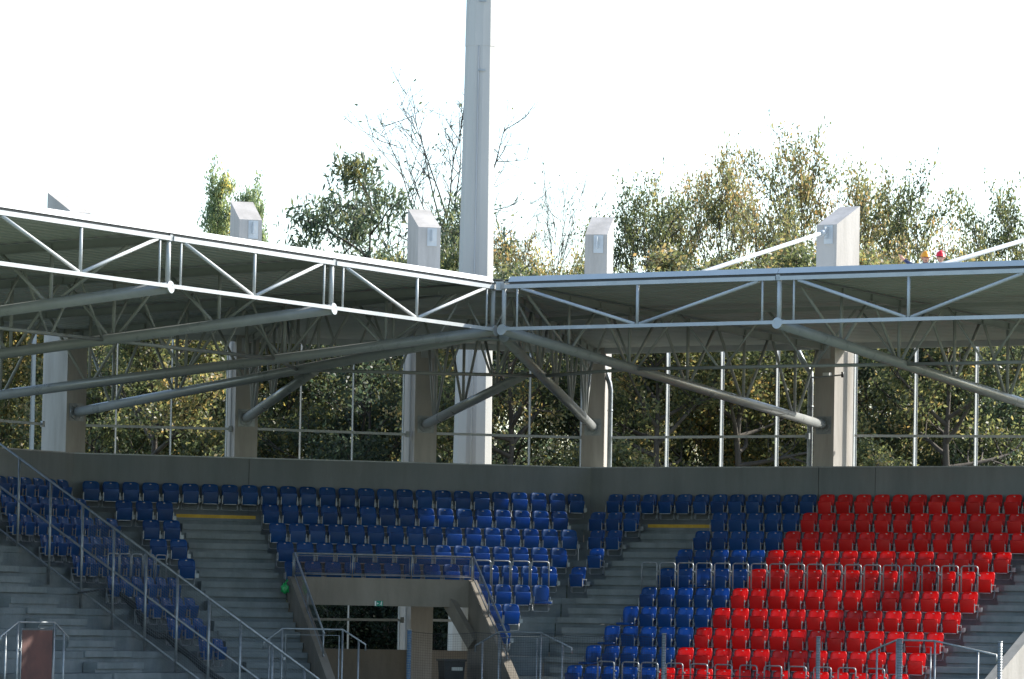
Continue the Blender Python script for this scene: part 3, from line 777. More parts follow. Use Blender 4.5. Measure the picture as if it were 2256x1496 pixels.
def roof_z(f): return Z_FRONT + (Z_REAR - Z_FRONT) * f
tube_ends = {}
def main_truss(key, front, rear, zfl, label, node_post=True, fr=(.19, .37, .55, .73, .90), zfront=ZD, disc=True, topf=ZC):
    """front, rear: plan points; the tube climbs from the column flange to the roof edge"""
    root = thing("cantilever_truss", rear + Zv(zfl), label, "truss", "cantilever trusses under the roof")
    d = (front - rear); L = d.length; d.normalize(); side = Vector((-d.y, d.x, 0))
    A, B_ = front + Zv(zfront), rear + Zv(zfl)
    ax = (A - B_).normalized()
    MB().tube([B_ + ax * .05, A], .112, 18).build("main_tube", M['tube'], root)
    tube_ends[key] = (A, B_)
    fl = MB(); fl.tube([B_ - ax * .02, B_ + ax * .03], .19, 20); fo = fl.build("flange", M['galv'], root)
    bo = MB()
    s2 = ax.orthogonal().normalized(); s3 = ax.cross(s2)
    for k in range(8):
        t = 2 * math.pi * k / 8; c = B_ + (s2 * math.cos(t) + s3 * math.sin(t)) * .155
        bo.tube([c + ax * .03, c + ax * .06], .016, 6)
    bo.build("bolts", M['galv'], fo)
    if disc: MB().tube([A, A + ax * .035], .118, 20).build("end_disc", M['white'], root)
    if node_post:
        MB().tube([A + Zv(.09) - d * .05, front + Zv(ZC - .02) - d * .05], .05, 12).build("end_post", M['white'], root)
        MB().frame(front + Zv(ZC + .015) - d * .03, side * .05, d * .05, (0, 0, .06)).build("chord_clamp", M['galv'], root)
    TF = lambda f: front.lerp(rear, f)
    top = lambda f: TF(f) + Zv(roof_z(f) - .13)
    # top chord: rolled beam with two flanges
    tc = MB()
    a, b = front.lerp(rear, .004) + Zv(roof_z(0) - .115), rear + Zv(roof_z(1) - .115)
    tc.bar(a, b, .012, .17); tc.bar(a + Zv(.078), b + Zv(.078), .11, .014); tc.bar(a - Zv(.078), b - Zv(.078), .11, .014)
    tc.build("top_chord", M['truss'], root)
    bot = lambda f: A.lerp(B_, f)
    st = MB()
    tops = [.06] + [(fr[k] + fr[k + 1]) / 2 for k in range(len(fr) - 1)] + [min(.985, fr[-1] + .085)]
    for k, f in enumerate(fr):
        bpt = bot(f)
        MB().tube([bpt, TF(f) + Zv(roof_z(f) - .19)], .036, 8).build("web_post", M['truss'], root)
        MB().tube([bpt + ax * .07, TF(tops[k] + .008) + Zv(roof_z(tops[k]) - .19)], .034, 8).build("web_diagonal", M['truss'], root)
        MB().tube([bpt - ax * .07, TF(tops[k + 1] - .008) + Zv(roof_z(tops[k + 1]) - .19)], .034, 8).build("web_diagonal", M['truss'], root)
        s0 = TF(f)
        st.frame(s0 + Zv(roof_z(f) - .115), d * .006, side * .05, (0, 0, .07))
        st.frame(TF(tops[k + 1]) + Zv(roof_z(tops[k + 1]) - .115), d * .006, side * .05, (0, 0, .07))
    st.build("stiffener", M['truss'], root)
    return root

# column positions: front face centre, facing direction, flange height
def col_pos(px, py, bk, d):
    p = on_plane(px, py, bk.p(0, d), bk.n); return Vector((p.x, p.y, 0)), p.z
def dirv(th): return Vector((-math.sin(th), -math.cos(th), 0))
thM_R, thM_L = (TH['R'] + TH['M']) / 2, (TH['L'] + TH['M']) / 2
cols = {}
FD = -0.33
cols['c1'] = (*col_pos(168, 908, BM, FD), thM_L)
cols['c2'] = (*col_pos(543, 921, BM, FD), TH['M'])
cols['c3'] = (*col_pos(938, 935, BM, FD), TH['M'])
cols['c4'] = (*col_pos(1306, 941, BM, FD), thM_R)
cols['c5'] = (CRn - nr * LR_, ZF, TH['R'])
cols['c6'] = (NODE_R[1] - nr * LR_, ZF, TH['R'])
cols['c7'] = (NODE_R[2] - nr * LR_, ZF, TH['R'])
for k in range(4): cols['d%d' % k] = (NODE_L[k] - nl * LL_, ZF, TH['L'])

main_truss('R0', NODE_R[0], cols['c5'][0], ZF, "long tube truss from the column right of centre to the roof corner")
main_truss('R1', NODE_R[1], cols['c6'][0], ZF, "tube truss leaving the right picture edge toward the second right roof node")
main_truss('R2', NODE_R[2], cols['c7'][0], ZF, "tube truss beyond the right picture edge")
main_truss('L0', NODE_L[0], cols['d0'][0], ZF, "lowest long grey tube truss sweeping from the left edge to the roof corner")
main_truss('L1', NODE_L[1], cols['d1'][0], ZF, "grey tube truss from the left edge to the second left roof node")
main_truss('L2', NODE_L[2], cols['d2'][0], ZF, "uppermost grey tube truss at the left edge under the white roof edge")
main_truss('L3', NODE_L[3], cols['d3'][0], ZF, "tube truss beyond the left picture edge")
CC = (CRn + CLn) / 2
def toward(c, k): return (CC - c).normalized() * k
c1f = CC + (cols['c1'][0] - CC).normalized() * .75; c4f = CC + (cols['c4'][0] - CC).normalized() * .75
main_truss('C1', c1f, cols['c1'][0], cols['c1'][1], "shiny tube truss from the leftmost concrete column to the roof corner", False, zfront=ZD - .1, disc=False)
main_truss('C4', c4f, cols['c4'][0], cols['c4'][1], "steep tube truss from the corner column up to the roof corner", False, zfront=ZD - .1, disc=False)
# the transverse truss across the corner and the two short trusses that end on it
def on_tube(key, f): A, B_ = tube_ends[key]; return A.lerp(B_, f)
def roof_h(p):
    """height of the deck underside at plan point p"""
    fr = (CRn - Vector((p.x, p.y, 0))).dot(nr) / LR_; fl = (CLn - Vector((p.x, p.y, 0))).dot(nl) / LL_
    return roof_z(max(0, min(1.02, max(fr, fl))))
def link_truss(a, b, nv, label, r=.04):
    root = thing("link_truss", (a + b) / 2, label, "truss", "link trusses between the tube trusses")
    MB().tube([a, b], r, 10).build("bottom_chord", M['truss'], root)
    at = Vector((a.x, a.y, roof_h(a) - .16)); bt = Vector((b.x, b.y, roof_h(b) - .16))
    MB().bar(at, bt, .07, .08).build("top_chord", M['truss'], root)
    for k in range(nv):
        f0, f1, f2 = k / nv, (k + .5) / nv, (k + 1) / nv
        for fx, fy in ((f0, f1), (f2, f1)):
            e = .012 if fx == f0 else -.012
            MB().tube([a.lerp(b, fx + e), at.lerp(bt, fy - e * .3)], .028, 7).build("diagonal", M['truss'], root)
    return root
link_truss(on_tube('R0', .385), on_tube('R1', .385), 3, "slim link truss between the two right tube trusses")
link_truss(on_tube('R1', .385), on_tube('R2', .385), 3, "slim link truss at the right picture edge")
link_truss(on_tube('L1', .385), on_tube('L0', .385), 3, "slim link truss between the two lower left tube trusses")
link_truss(on_tube('L2', .385), on_tube('L1', .385), 3, "slim link truss at the left edge under the roof")
link_truss(on_tube('L0', .385), on_tube('C1', .42), 2, "slim link truss from the left sweep tube to the corner")
link_truss(on_tube('C4', .40), on_tube('R0', .385), 2, "slim link truss right of the corner column truss")
XA, XB = on_tube('C1', .42), on_tube('C4', .40)
link_truss(XA, XB, 5, "long slim link truss crossing behind the roof corner")
pl, pr = on_tube('L0', .10), on_tube('R0', .10)
link_truss(pl, pr, 2, "small frame joining the two roof edges just behind the corner", .045)
for key, f, lab in (('c2', .07, "short tube truss from the second concrete column"), ('c3', .92, "short tube truss from the third concrete column left of the mast")):
    c, z, th = cols[key]
    end = XA.lerp(XB, f)
    main_truss('S' + key, Vector((end.x, end.y, 0)), c, z, lab + " to the link truss", False, (.25, .6, .9), zfront=end.z, disc=False)
    # its web reaches the deck; roof_z is measured from the edge, close enough here

# ------------------------------------------------------------------ roof deck: trapezoid sheet, ribs parallel to the edge
REAR_OFF = 0.55
KR1 = K1 + (K1 - CC).normalized() * REAR_OFF; KL0 = K0 + (K0 - CC).normalized() * REAR_OFF
def deck(root, A0, A1, B0_, B1_, zA, zB, depth, name="deck_sheet"):
    """ribbed sheet between front edge A0-A1 and rear edge B0-B1"""
    A0, A1 = A0.lerp(B0_, .018), A1.lerp(B1_, .018)
    pitch = .30; n = int(depth / pitch); mb = MB()
    vs, fs = [], []
    prof = [(0, 0), (.42, 0), (.5, .055), (.92, .055)]
    st = []
    for k in range(n):
        for f, h in prof: st.append(((k + f) / n, h))
    st.append((1.0, 0))
    for f, h in st:
        z = zA + (zB - zA) * f + h
        vs += [A0.lerp(B0_, f) + Zv(z), A1.lerp(B1_, f) + Zv(z)]
    for k in range(len(st) - 1): fs.append((2 * k, 2 * k + 1, 2 * k + 3, 2 * k + 2))
    mb.add(vs, fs); mb.build(name, M['deck'], root)
    top = [A0 + Zv(zA + .075), A1 + Zv(zA + .075), B1_ + Zv(zB + .075), B0_ + Zv(zB + .075)]
    MB().add(top, [(0, 1, 2, 3)]).build("roof_membrane", M['flash'], root)
tR = 19.0
rootR = thing("stand_roof", NODE_R[1] + Zv(Z_FRONT), "grey ribbed steel roof over the right block with a shaded edge", "roof")
FRr = CRn + ur * (tR + 2); RRr = K1 + ur * tR - nr * REAR_OFF
rear0 = K1 - nr * REAR_OFF
zr_f = Z_REAR
deck(rootR, CC + Vector((.05, 0, 0)), FRr, KR1, RRr, Z_FRONT, zr_f, 13.6)
rootL = thing("stand_roof", NODE_L[1] + Zv(Z_FRONT), "grey ribbed steel roof over the left block with a sunlit white edge", "roof")
FLl = CLn - ul * 26; RLl = K0 - ul * 22 - nl * REAR_OFF
deck(rootL, FLl, CC - Vector((.05, 0, 0)), RLl, KL0, Z_FRONT, zr_f, 14.2)
rootM = thing("stand_roof", CC + Zv(Z_FRONT), "triangular ribbed steel roof over the corner behind the edge joint", "roof")
deck(rootM, CC - Vector((.03, 0, 0)), CC + Vector((.03, 0, 0)), KL0, KR1, Z_FRONT + .002, zr_f + .002, 13.0)
# edge flashing, dark gap and rear gutter
def flashing(root, a, b, nrm, inset0, inset1):
    d = (b - a).normalized(); A, B_ = a + d * inset0, b + d * inset1
    MB().bar(A + Zv(ZC + .070) - nrm * .03, B_ + Zv(ZC + .070) - nrm * .03, .05, .05).build("gasket", M['gasket'], root)
    q = MB(); o0 = nrm * .045; o1 = nrm * -.03
    vs = []
    for p in (A, B_): vs += [p + o0 + Zv(ZC + .098), p + o1 + Zv(ZC + .215), p + o1 - nrm * .25 + Zv(ZC + .205), p - nrm * .2 + Zv(ZC + .098)]
    q.add(vs, [(0, 1, 5, 4), (1, 2, 6, 5), (2, 3, 7, 6), (3, 0, 4, 7), (0, 3, 2, 1), (4, 5, 6, 7)]).build("edge_flashing", M['flash'], root)
for k in range(3): flashing(rootR, NODE_R[k], NODE_R[k + 1], nr, .16 if k == 0 else .008, -.004)
for k in range(4): flashing(rootL, NODE_L[k], NODE_L[k + 1], nl, .16 if k == 0 else .008, -.004)
g1 = MB(); g1.bar(KR1 + Zv(Z_REAR - .06), RRr + Zv(Z_REAR - .06), .14, .15); g1.build("gutter", M['white'], rootR)
g1 = MB(); g1.bar(KL0 + Zv(Z_REAR - .06), KR1 + Zv(Z_REAR - .06), .14, .15); g1.build("gutter", M['white'], rootM)
g1 = MB(); g1.bar(RLl + Zv(Z_REAR - .06), KL0 + Zv(Z_REAR - .06), .14, .15); g1.build("gutter", M['white'], rootL)
# small cap where the two edges meet
MB().frame(CC + Vector((0, -.02, ZC + .02)), (.07, 0, 0), (0, .06, 0), (0, 0, .09)).build("corner_cap", M['white'], rootM)

# ------------------------------------------------------------------ columns
ZTOPF = on_plane(1820, 495, cols['c5'][0], nr).z; ZTOPB = ZTOPF + .52
CW, CD = .56, 1.05
col_labels = {'c1': "pale concrete roof column at the far left, partly sunlit below", 'c2': "concrete roof column between the far left column and the mast, before the poplars",
              'c3': "concrete roof column with wedge top just left of the tall mast", 'c4': "concrete roof column at the wall corner with a downpipe on its right",
              'c5': "concrete roof column with a bright sunlit side and a tie rod, on the right", 'c6': "concrete roof column beyond the right edge", 'c7': "concrete roof column farther beyond the right edge",
              'd0': "concrete roof column just beyond the left edge", 'd1': "concrete roof column farther beyond the left edge", 'd2': "third concrete column beyond the left edge", 'd3': "fourth concrete column beyond the left edge"}
for key, (c, zf, th) in cols.items():
    n_ = dirv(th); u_ = Vector((math.cos(th), -math.sin(th), 0))
    root = thing("concrete_column", c - n_ * CD / 2 + Zv(GROUND), col_labels[key], "column", "concrete columns carrying the roof")
    poly = [c - u_ * CW / 2, c + u_ * CW / 2, c + u_ * CW / 2 - n_ * CD, c - u_ * CW / 2 - n_ * CD]
    MB().prism(poly, GROUND, lambda p: ZTOPF + (ZTOPB - ZTOPF) * max(0, min(1, ((c - Vector((p[0], p[1], 0))).dot(n_)) / CD))).build("shaft", M['colcon'], root)
    MB().frame(c + n_ * .012 + u_ * .06 + Zv(ZTOPF - .24), u_ * .12, n_ * .01, (0, 0, .22)).build("anchor_plate", M['white'], root)
    lug = MB().frame(c + n_ * .09 + u_ * .04 + Zv(ZTOPF - .2), u_ * .012, n_ * .07, (0, 0, .14)).build("anchor_lug", M['white'], root)
    MB().frame(c + n_ * .006 + Zv(zf), u_ * .21, n_ * .004, (0, 0, .21)).build("bearing_plate", M['galv'], root)
    # top chord seat under the roof
    MB().frame(c + n_ * .04 + Zv(Z_REAR - .22), u_ * .16, n_ * .035, (0, 0, .16)).build("chord_bracket", M['white'], root)
# tie rods
for key, lab in (('c5', "white tie rod from the sunlit right column down to the roof"), ('c6', "white tie rod at the right edge behind the helmeted workers")):
    c, zf, th = cols[key]; n_ = dirv(th)
    a = c + n_ * .14 + Zv(ZTOPF - .2); bq = c + n_ * 9.6 + Zv(7.02)
    if key == 'c5':
        bq = on_plane(1540, 602, c, ur); bq = c + n_ * ((bq - c).dot(n_)) + Zv(bq.z)
        for q_ in range(400):                      # run the rod on until it meets the roof skin
            pt = a.lerp(bq, 1 + q_ * .005)
            if pt.z <= roof_h(pt) + .10: break
        bq = pt
    dd = (bq - a)
    root = thing("tie_rod", a, lab, "rod", "white tie rods above the roof")
    MB().tube([a, bq], .05, 10).build("rod_tube", M['white'], root)
    MB().tube([a - dd.normalized() * .05, a + dd.normalized() * .16], .075, 10).build("fork_end", M['white'], root)

# ------------------------------------------------------------------ glazing posts and rails in the gap above the wall
def gap_posts(bk, pxs, labs, w, d=-.75):
    for px, lab in zip(pxs, labs):
        t = bk.t_at(px, d, 4.4)
        root = thing("gap_post", bk.p(t, d, zpar), lab, "post", "slim steel posts in the gap under the roof")
        MB().frame(bk.p(t, d, (zpar - .4 + Z_REAR) / 2), bk.u * w / 6, bk.n * .004, (0, 0, (Z_REAR - zpar + .4) / 2)).build("front_flange", M['white'], root)
        MB().frame(bk.p(t, d - .055, (zpar - .4 + Z_REAR) / 2), bk.u * .009, bk.n * .05, (0, 0, (Z_REAR - zpar + .4) / 2)).build("web", M['white'], root)
        MB().frame(bk.p(t, d - .11, (zpar - .4 + Z_REAR) / 2), bk.u * w / 2.6, bk.n * .004, (0, 0, (Z_REAR - zpar + .4) / 2)).build("rear_flange", M['white'], root)
gap_posts(BM, (257, 378, 500), ["slim post, %s right of the far left column" % ORD[k] for k in range(3)], .05)
gap_posts(BM, (663, 778, 889), ["slim post, %s right of the second column" % ORD[k] for k in range(3)], .05)
gap_posts(BM, (1168, 1282), ["slim post, %s right of the mast" % ORD[k] for k in range(2)], .055)
gap_posts(BR, (1466, 1586, 1708), ["bright white slim post, %s right of the corner column" % ORD[k] for k in range(3)], .075)
gap_posts(BR, (1880, 2013, 2147, 2285), ["bright white slim post, %s right of the sunlit right column" % ORD[k] for k in range(4)], .075)
gap_posts(BL, (76, -40), ["slim post just left of the far left column", "slim post beyond the left edge"], .06)
def gap_rail(bk, px0, py0, px1, py1, d, lab):
    a, b = on_plane(px0, py0, bk.p(0, d), bk.n), on_plane(px1, py1, bk.p(0, d), bk.n)
    root = thing("gap_rail", (a + b) / 2, lab, "rail", "steel rails across the gap above the wall")
    MB().bar(a, b, .06, .06).build("rail_bar", M['flash'], root)
    dr = (b - a).normalized()
    MB().frame(b + bk.n * .05, dr * .05, bk.n * .03, (0, 0, .07)).build("end_bracket", M['galv'], root)
gap_rail(BL, -60, 922, 90, 934, -.62, "steel rail ending at the far left column")
gap_rail(BM, 178, 937, 506, 945, -.62, "steel rail between the far left and second column")
gap_rail(BM, 566, 945, 896, 957, -.62, "steel rail between the second and third column")
gap_rail(BM, 956, 955, 1284, 964, -.62, "steel rail behind the mast toward the corner column")
gap_rail(BR, 1350, 964, 1782, 961, -.62, "steel rail between the corner column and the sunlit column")
gap_rail(BR, 1884, 960, 2330, 962, -.62, "steel rail right of the sunlit column")
# second, lower rail seen through the portal
gap_rail(BM, 560, 1363, 884, 1366, -.62, "lower steel rail seen through the portal, left of the column")
gap_rail(BM, 946, 1366, 1130, 1371, -.62, "lower steel rail seen through the portal, right of the column")

# downpipes
def pipe(bk, pts, d, r, lab):
    root = thing("downpipe", on_plane(*pts[-1], bk.p(0, d), bk.n), lab, "pipe", "galvanised downpipes")
    P = [on_plane(px, py, bk.p(0, d), bk.n) for px, py in pts]
    P[-1] = Vector((P[-1].x, P[-1].y, GROUND))
    MB().tube(P, r, 12).build("pipe_run", M['galv'], root)
    for k in range(4):
        q = P[-2].lerp(P[-1], .05 + k * .15)
        MB().tube([q - Zv(.02), q + Zv(.02)], r * 1.15, 12).build("pipe_clamp", M['galv'], root)
pipe(BR, [(1326, 770), (1330, 800), (1334, 818), (1343, 845), (1345, 860), (1343, 1030)], -.55, .062, "bent galvanised downpipe on the corner column")
pipe(BR, [(1752, 760), (1768, 795), (1786, 822), (1786, 850), (1783, 1030)], -.70, .07, "galvanised downpipe left of the sunlit right column")
# lamp arm on the right column
pa = on_plane(1788, 832, cols['c5'][0] + nr * .1, nr); pb = on_plane(1856, 826, cols['c5'][0] + nr * .1, nr)
root = thing("lamp_arm", pa, "thin steel arm with small lamps on the sunlit right column", "lamp")
MB().tube([pa, pb], .02, 8).build("arm_tube", M['galv'], root)
MB().tube([pb - Zv(.06), pb + Zv(.07)], .03, 8).build("lamp_holder", M['black'], root)
MB().frame(pa.lerp(pb, .5) + Zv(.05), ur * .09, nr * .05, (0, 0, .035)).build("lamp_head", M['signwhite'], root)
pa = on_plane(492, 812, cols['c2'][0] + BM.n * .1, BM.n); pb = on_plane(565, 814, cols['c2'][0] + BM.n * .1, BM.n)
root = thing("lamp_arm", pa, "thin steel arm with a small lamp on the second column", "lamp")
MB().tube([pa, pb], .018, 8).build("arm_tube", M['galv'], root)
MB().frame(pa.lerp(pb, .7) + Zv(.06), BM.u * .08, BM.n * .05, (0, 0, .03)).build("lamp_head", M['signwhite'], root)

# ------------------------------------------------------------------ floodlight mast
MY = 117.0
pb_, pt_ = at_y(1041, 1020, MY), at_y(1059.5, 2, MY)
mx = (pb_.x + pt_.x) / 2
def mast_r(z):  # half width by height
    z1, r1, z2, r2 = pb_.z, 43.0 / FPX * MY, pt_.z, 32.5 / FPX * MY
    return r1 + (r2 - r1) * (z - z1) / (z2 - z1)
root = thing("floodlight_mast", (mx, MY, GROUND), "tall tapering galvanised mast rising behind the roof corner", "mast")
zj = at_y(1058, 102, MY).z
def twelve(mb, z0, z1, k0, k1):
    n = 12; vs = []
    for z, kk in ((z0, k0), (z1, k1)):
        for i in range(n):
            t = 2 * math.pi * (i + .35) / n; vs.append((mx + mast_r(z) * kk * math.cos(t), MY + mast_r(z) * kk * math.sin(t), z))
    mb.add(vs, [[i, (i + 1) % n, n + (i + 1) % n, n + i] for i in range(n)] + [list(range(n))[::-1], list(range(n, 2 * n))])
    return mb
twelve(MB(), GROUND, zj, 1.0, 1.0).build("lower_shaft", M['mast'], root)
twelve(MB(), zj - .02, 24.0, 1.022, 1.015).build("upper_shaft", M['mast'], root)
seam = MB(); t = 2 * math.pi * (8.85) / 12
seam.tube([(mx + mast_r(-3) * math.cos(t) * 1.0, MY + mast_r(-3) * math.sin(t), -3), (mx + mast_r(zj) * math.cos(t), MY + mast_r(zj) * math.sin(t), zj - .03)], .02, 6)
seam.build("weld_seam", M['mast'], root)
for py in (6, 158):
    z = at_y(1060, py, MY).z
    MB().frame((mx + .05, MY - mast_r(z) * 1.02, z), (.09, 0, 0), (0, .02, 0), (0, 0, .025)).build("lifting_lug", M['galv'], root)

# ------------------------------------------------------------------ two workers on the roof
def worker(px, py, y, helmet, cloth, label, point=False, yaw=0.0):
    top = at_y(px, py, y)
    base_z = roof_h(top) + .085
    H = top.z - base_z                       # standing height incl. helmet
    root = thing("person", (top.x, top.y, base_z), label, "person", "workers on the roof", yaw)
    k = (H - .02) / 1.78
    j = {'pel': (0, 0, .95), 'ches': (0, .02, 1.28), 'neck': (0, .0, 1.47), 'head0': (0, -.01, 1.53),
         'shl': (-.19, 0, 1.40), 'shr': (.19, 0, 1.40), 'ell': (-.26, .02, 1.12), 'elr': (.26, .02, 1.12), 'hal': (-.24, -.08, .88), 'har': (.24, -.08, .88),
         'hil': (-.10, 0, .90), 'hir': (.10, 0, .90), 'knl': (-.12, -.02, .50), 'knr': (.12, -.02, .50), 'anl': (-.13, .02, .09), 'anr': (.13, .02, .09), 'tol': (-.15, -.15, .04), 'tor': (.15, -.15, .04)}
    rad = {'pel': .15, 'ches': .16, 'neck': .058, 'head0': .058, 'shl': .075, 'shr': .075, 'ell': .05, 'elr': .05, 'hal': .036, 'har': .036, 'hil': .10, 'hir': .10,
           'knl': .065, 'knr': .065, 'anl': .045, 'anr': .045, 'tol': .04, 'tor': .04}
    if point:
        j['ell'] = (-.36, -.12, 1.46); j['hal'] = (-.54, -.16, 1.57)
    ed = [('pel', 'ches'), ('ches', 'neck'), ('neck', 'head0'), ('ches', 'shl'), ('ches', 'shr'), ('shl', 'ell'), ('shr', 'elr'), ('ell', 'hal'), ('elr', 'har'),
          ('pel', 'hil'), ('pel', 'hir'), ('hil', 'knl'), ('hir', 'knr'), ('knl', 'anl'), ('knr', 'anr'), ('anl', 'tol'), ('anr', 'tor')]
    ks = list(j)
    me = bpy.data.meshes.new("body"); me.from_pydata([tuple(c * k for c in j[a]) for a in ks], [(ks.index(a), ks.index(b)) for a, b in ed], [])
    tmp = bpy.data.objects.new("tmp", me); col.objects.link(tmp)
    md = tmp.modifiers.new("Skin", 'SKIN'); sv = me.skin_vertices[0].data
    for i, a in enumerate(ks): sv[i].radius = (rad[a] * k, rad[a] * k); sv[i].use_root = (a == 'pel')
    tmp.modifiers.new("Sub", 'SUBSURF').levels = 2
    dg = bpy.context.evaluated_depsgraph_get(); bme = bpy.data.meshes.new_from_object(tmp.evaluated_get(dg))
    bpy.data.objects.remove(tmp)
    for p in bme.polygons: p.use_smooth = True
    bme.name = "body"; bme.materials.clear(); bme.materials.append(M[cloth])
    link("body", bme, None, root, True)
    # head
    bm = bmesh.new(); bmesh.ops.create_uvsphere(bm, u_segments=24, v_segments=18, radius=1)
    for v in bm.verts:
        x, y_, z = v.co
        jaw = 1 - .28 * max(0, -z) ; f = 1.0
        X, Y, Z = x * .077 * jaw, y_ * .095, z * .118
        if y_ < -.6:
            nose = math.exp(-((x / .16) ** 2) - ((z + .12) / .22) ** 2); Y -= .024 * nose
            for sx in (-1, 1): Y += .011 * math.exp(-(((x - sx * .38) / .17) ** 2) - ((z - .12) / .12) ** 2)
            Y -= .008 * math.exp(-((x / .3) ** 2) - ((z + .5) / .09) ** 2); Y += .006 * math.exp(-((x / .3) ** 2) - ((z + .4) / .05) ** 2)
        v.co = Vector((X, Y, Z + 1.615))
        v.co *= k
    for f in bm.faces: f.smooth = True
    hm = bpy.data.meshes.new("head"); bm.to_mesh(hm); bm.free()
    hd = link("head", hm, M['skin'], root, True)
    for sx in (-1, 1):
        e = MB().tube([(sx * .074 * k, .0, 1.585 * k), (sx * .082 * k, .012 * k, 1.61 * k), (sx * .076 * k, .005 * k, 1.64 * k)], [.012 * k, .016 * k, .012 * k], 7).mesh("ear"); link("ear", e, M['skin'], hd, True)
        e = MB().tube([(sx * .03 * k, -.088 * k, 1.63 * k), (sx * .03 * k, -.094 * k, 1.63 * k)], .011 * k, 8).mesh("eye"); link("eye", e, M['black'], hd, True)
    m_ = MB().bar((-.022 * k, -.092 * k, 1.555 * k), (.022 * k, -.092 * k, 1.555 * k), .008 * k, .008 * k).mesh("mouth"); link("mouth", m_, M['redpanel'], hd, True)
    # helmet
    bm = bmesh.new(); bmesh.ops.create_uvsphere(bm, u_segments=28, v_segments=16, radius=1)
    bmesh.ops.delete(bm, geom=[v for v in bm.verts if v.co.z < -.05], context='VERTS')
    for v in bm.verts:
        x, y_, z = v.co
        X, Y, Z = x * .108, y_ * .132, z * .125
        if z < .09: X *= 1.1; Y *= 1.09 if y_ > 0 else 1.26; Z -= .006 if y_ > 0 else .016
        Y2 = Y
        if abs(x) < .16 and z > .3: Z += .008
        v.co = Vector((X * k, Y2 * k, (Z + 1.655) * k))
    for f in bm.faces: f.smooth = True
    hm = bpy.data.meshes.new("helmet"); bm.to_mesh(hm); bm.free()
    link("helmet", hm, M[helmet], root, True)
    if helmet == 'redhelm':
        gz = MB().tube([(-.078 * k, -.06 * k, 1.645 * k), (-.04 * k, -.104 * k, 1.64 * k), (.04 * k, -.104 * k, 1.64 * k), (.078 * k, -.06 * k, 1.645 * k)], .014 * k, 7).mesh("safety_goggles"); link("safety_goggles", gz, M['black'], root, True)
    # hands
    for sgn, key in ((-1, 'hal'), (1, 'har')):
        w = Vector(j[key]) * k; el = Vector(j['ell' if sgn < 0 else 'elr']) * k
        d = (w - el).normalized(); sd = d.orthogonal().normalized(); pr = d.cross(sd)
        hb = MB()
        hb.tube([w - d * .03 * k, w + d * .02 * k, w + d * .075 * k, w + d * .09 * k], [.030 * k, .038 * k, .040 * k, .03 * k], 9)
        for q in range(4):
            o = w + d * .08 * k + sd * (q - 1.5) * .019 * k
            ln = (.078, .085, .08, .062)[q] * k
            if point and sgn < 0 and q > 0:
                hb.tube([o, o + d * ln * .35 + pr * .02 * k, o + d * ln * .2 + pr * .045 * k, o - d * ln * .1 + pr * .045 * k], .0088 * k, 6)
            else:
                hb.tube([o, o + d * ln * .5, o + d * ln + pr * .012 * k], [.0095 * k, .009 * k, .0075 * k], 6)
        o = w + d * .03 * k - sd * .034 * k
        hb.tube([o, o + d * .03 * k - sd * .022 * k, o + d * .062 * k - sd * .026 * k], [.012 * k, .011 * k, .009 * k], 6)
        link("hand", hb.mesh("hand"), M['skin'], root, True)
    return root
worker(2039, 551, 105.8, 'orange', 'navy', "worker in a yellow-orange helmet on the roof pointing left", True, R(8))
worker(2072.5, 550, 105.4, 'redhelm', 'grey_cloth', "worker in a red helmet and dark goggles standing on the roof", False, R(-6))

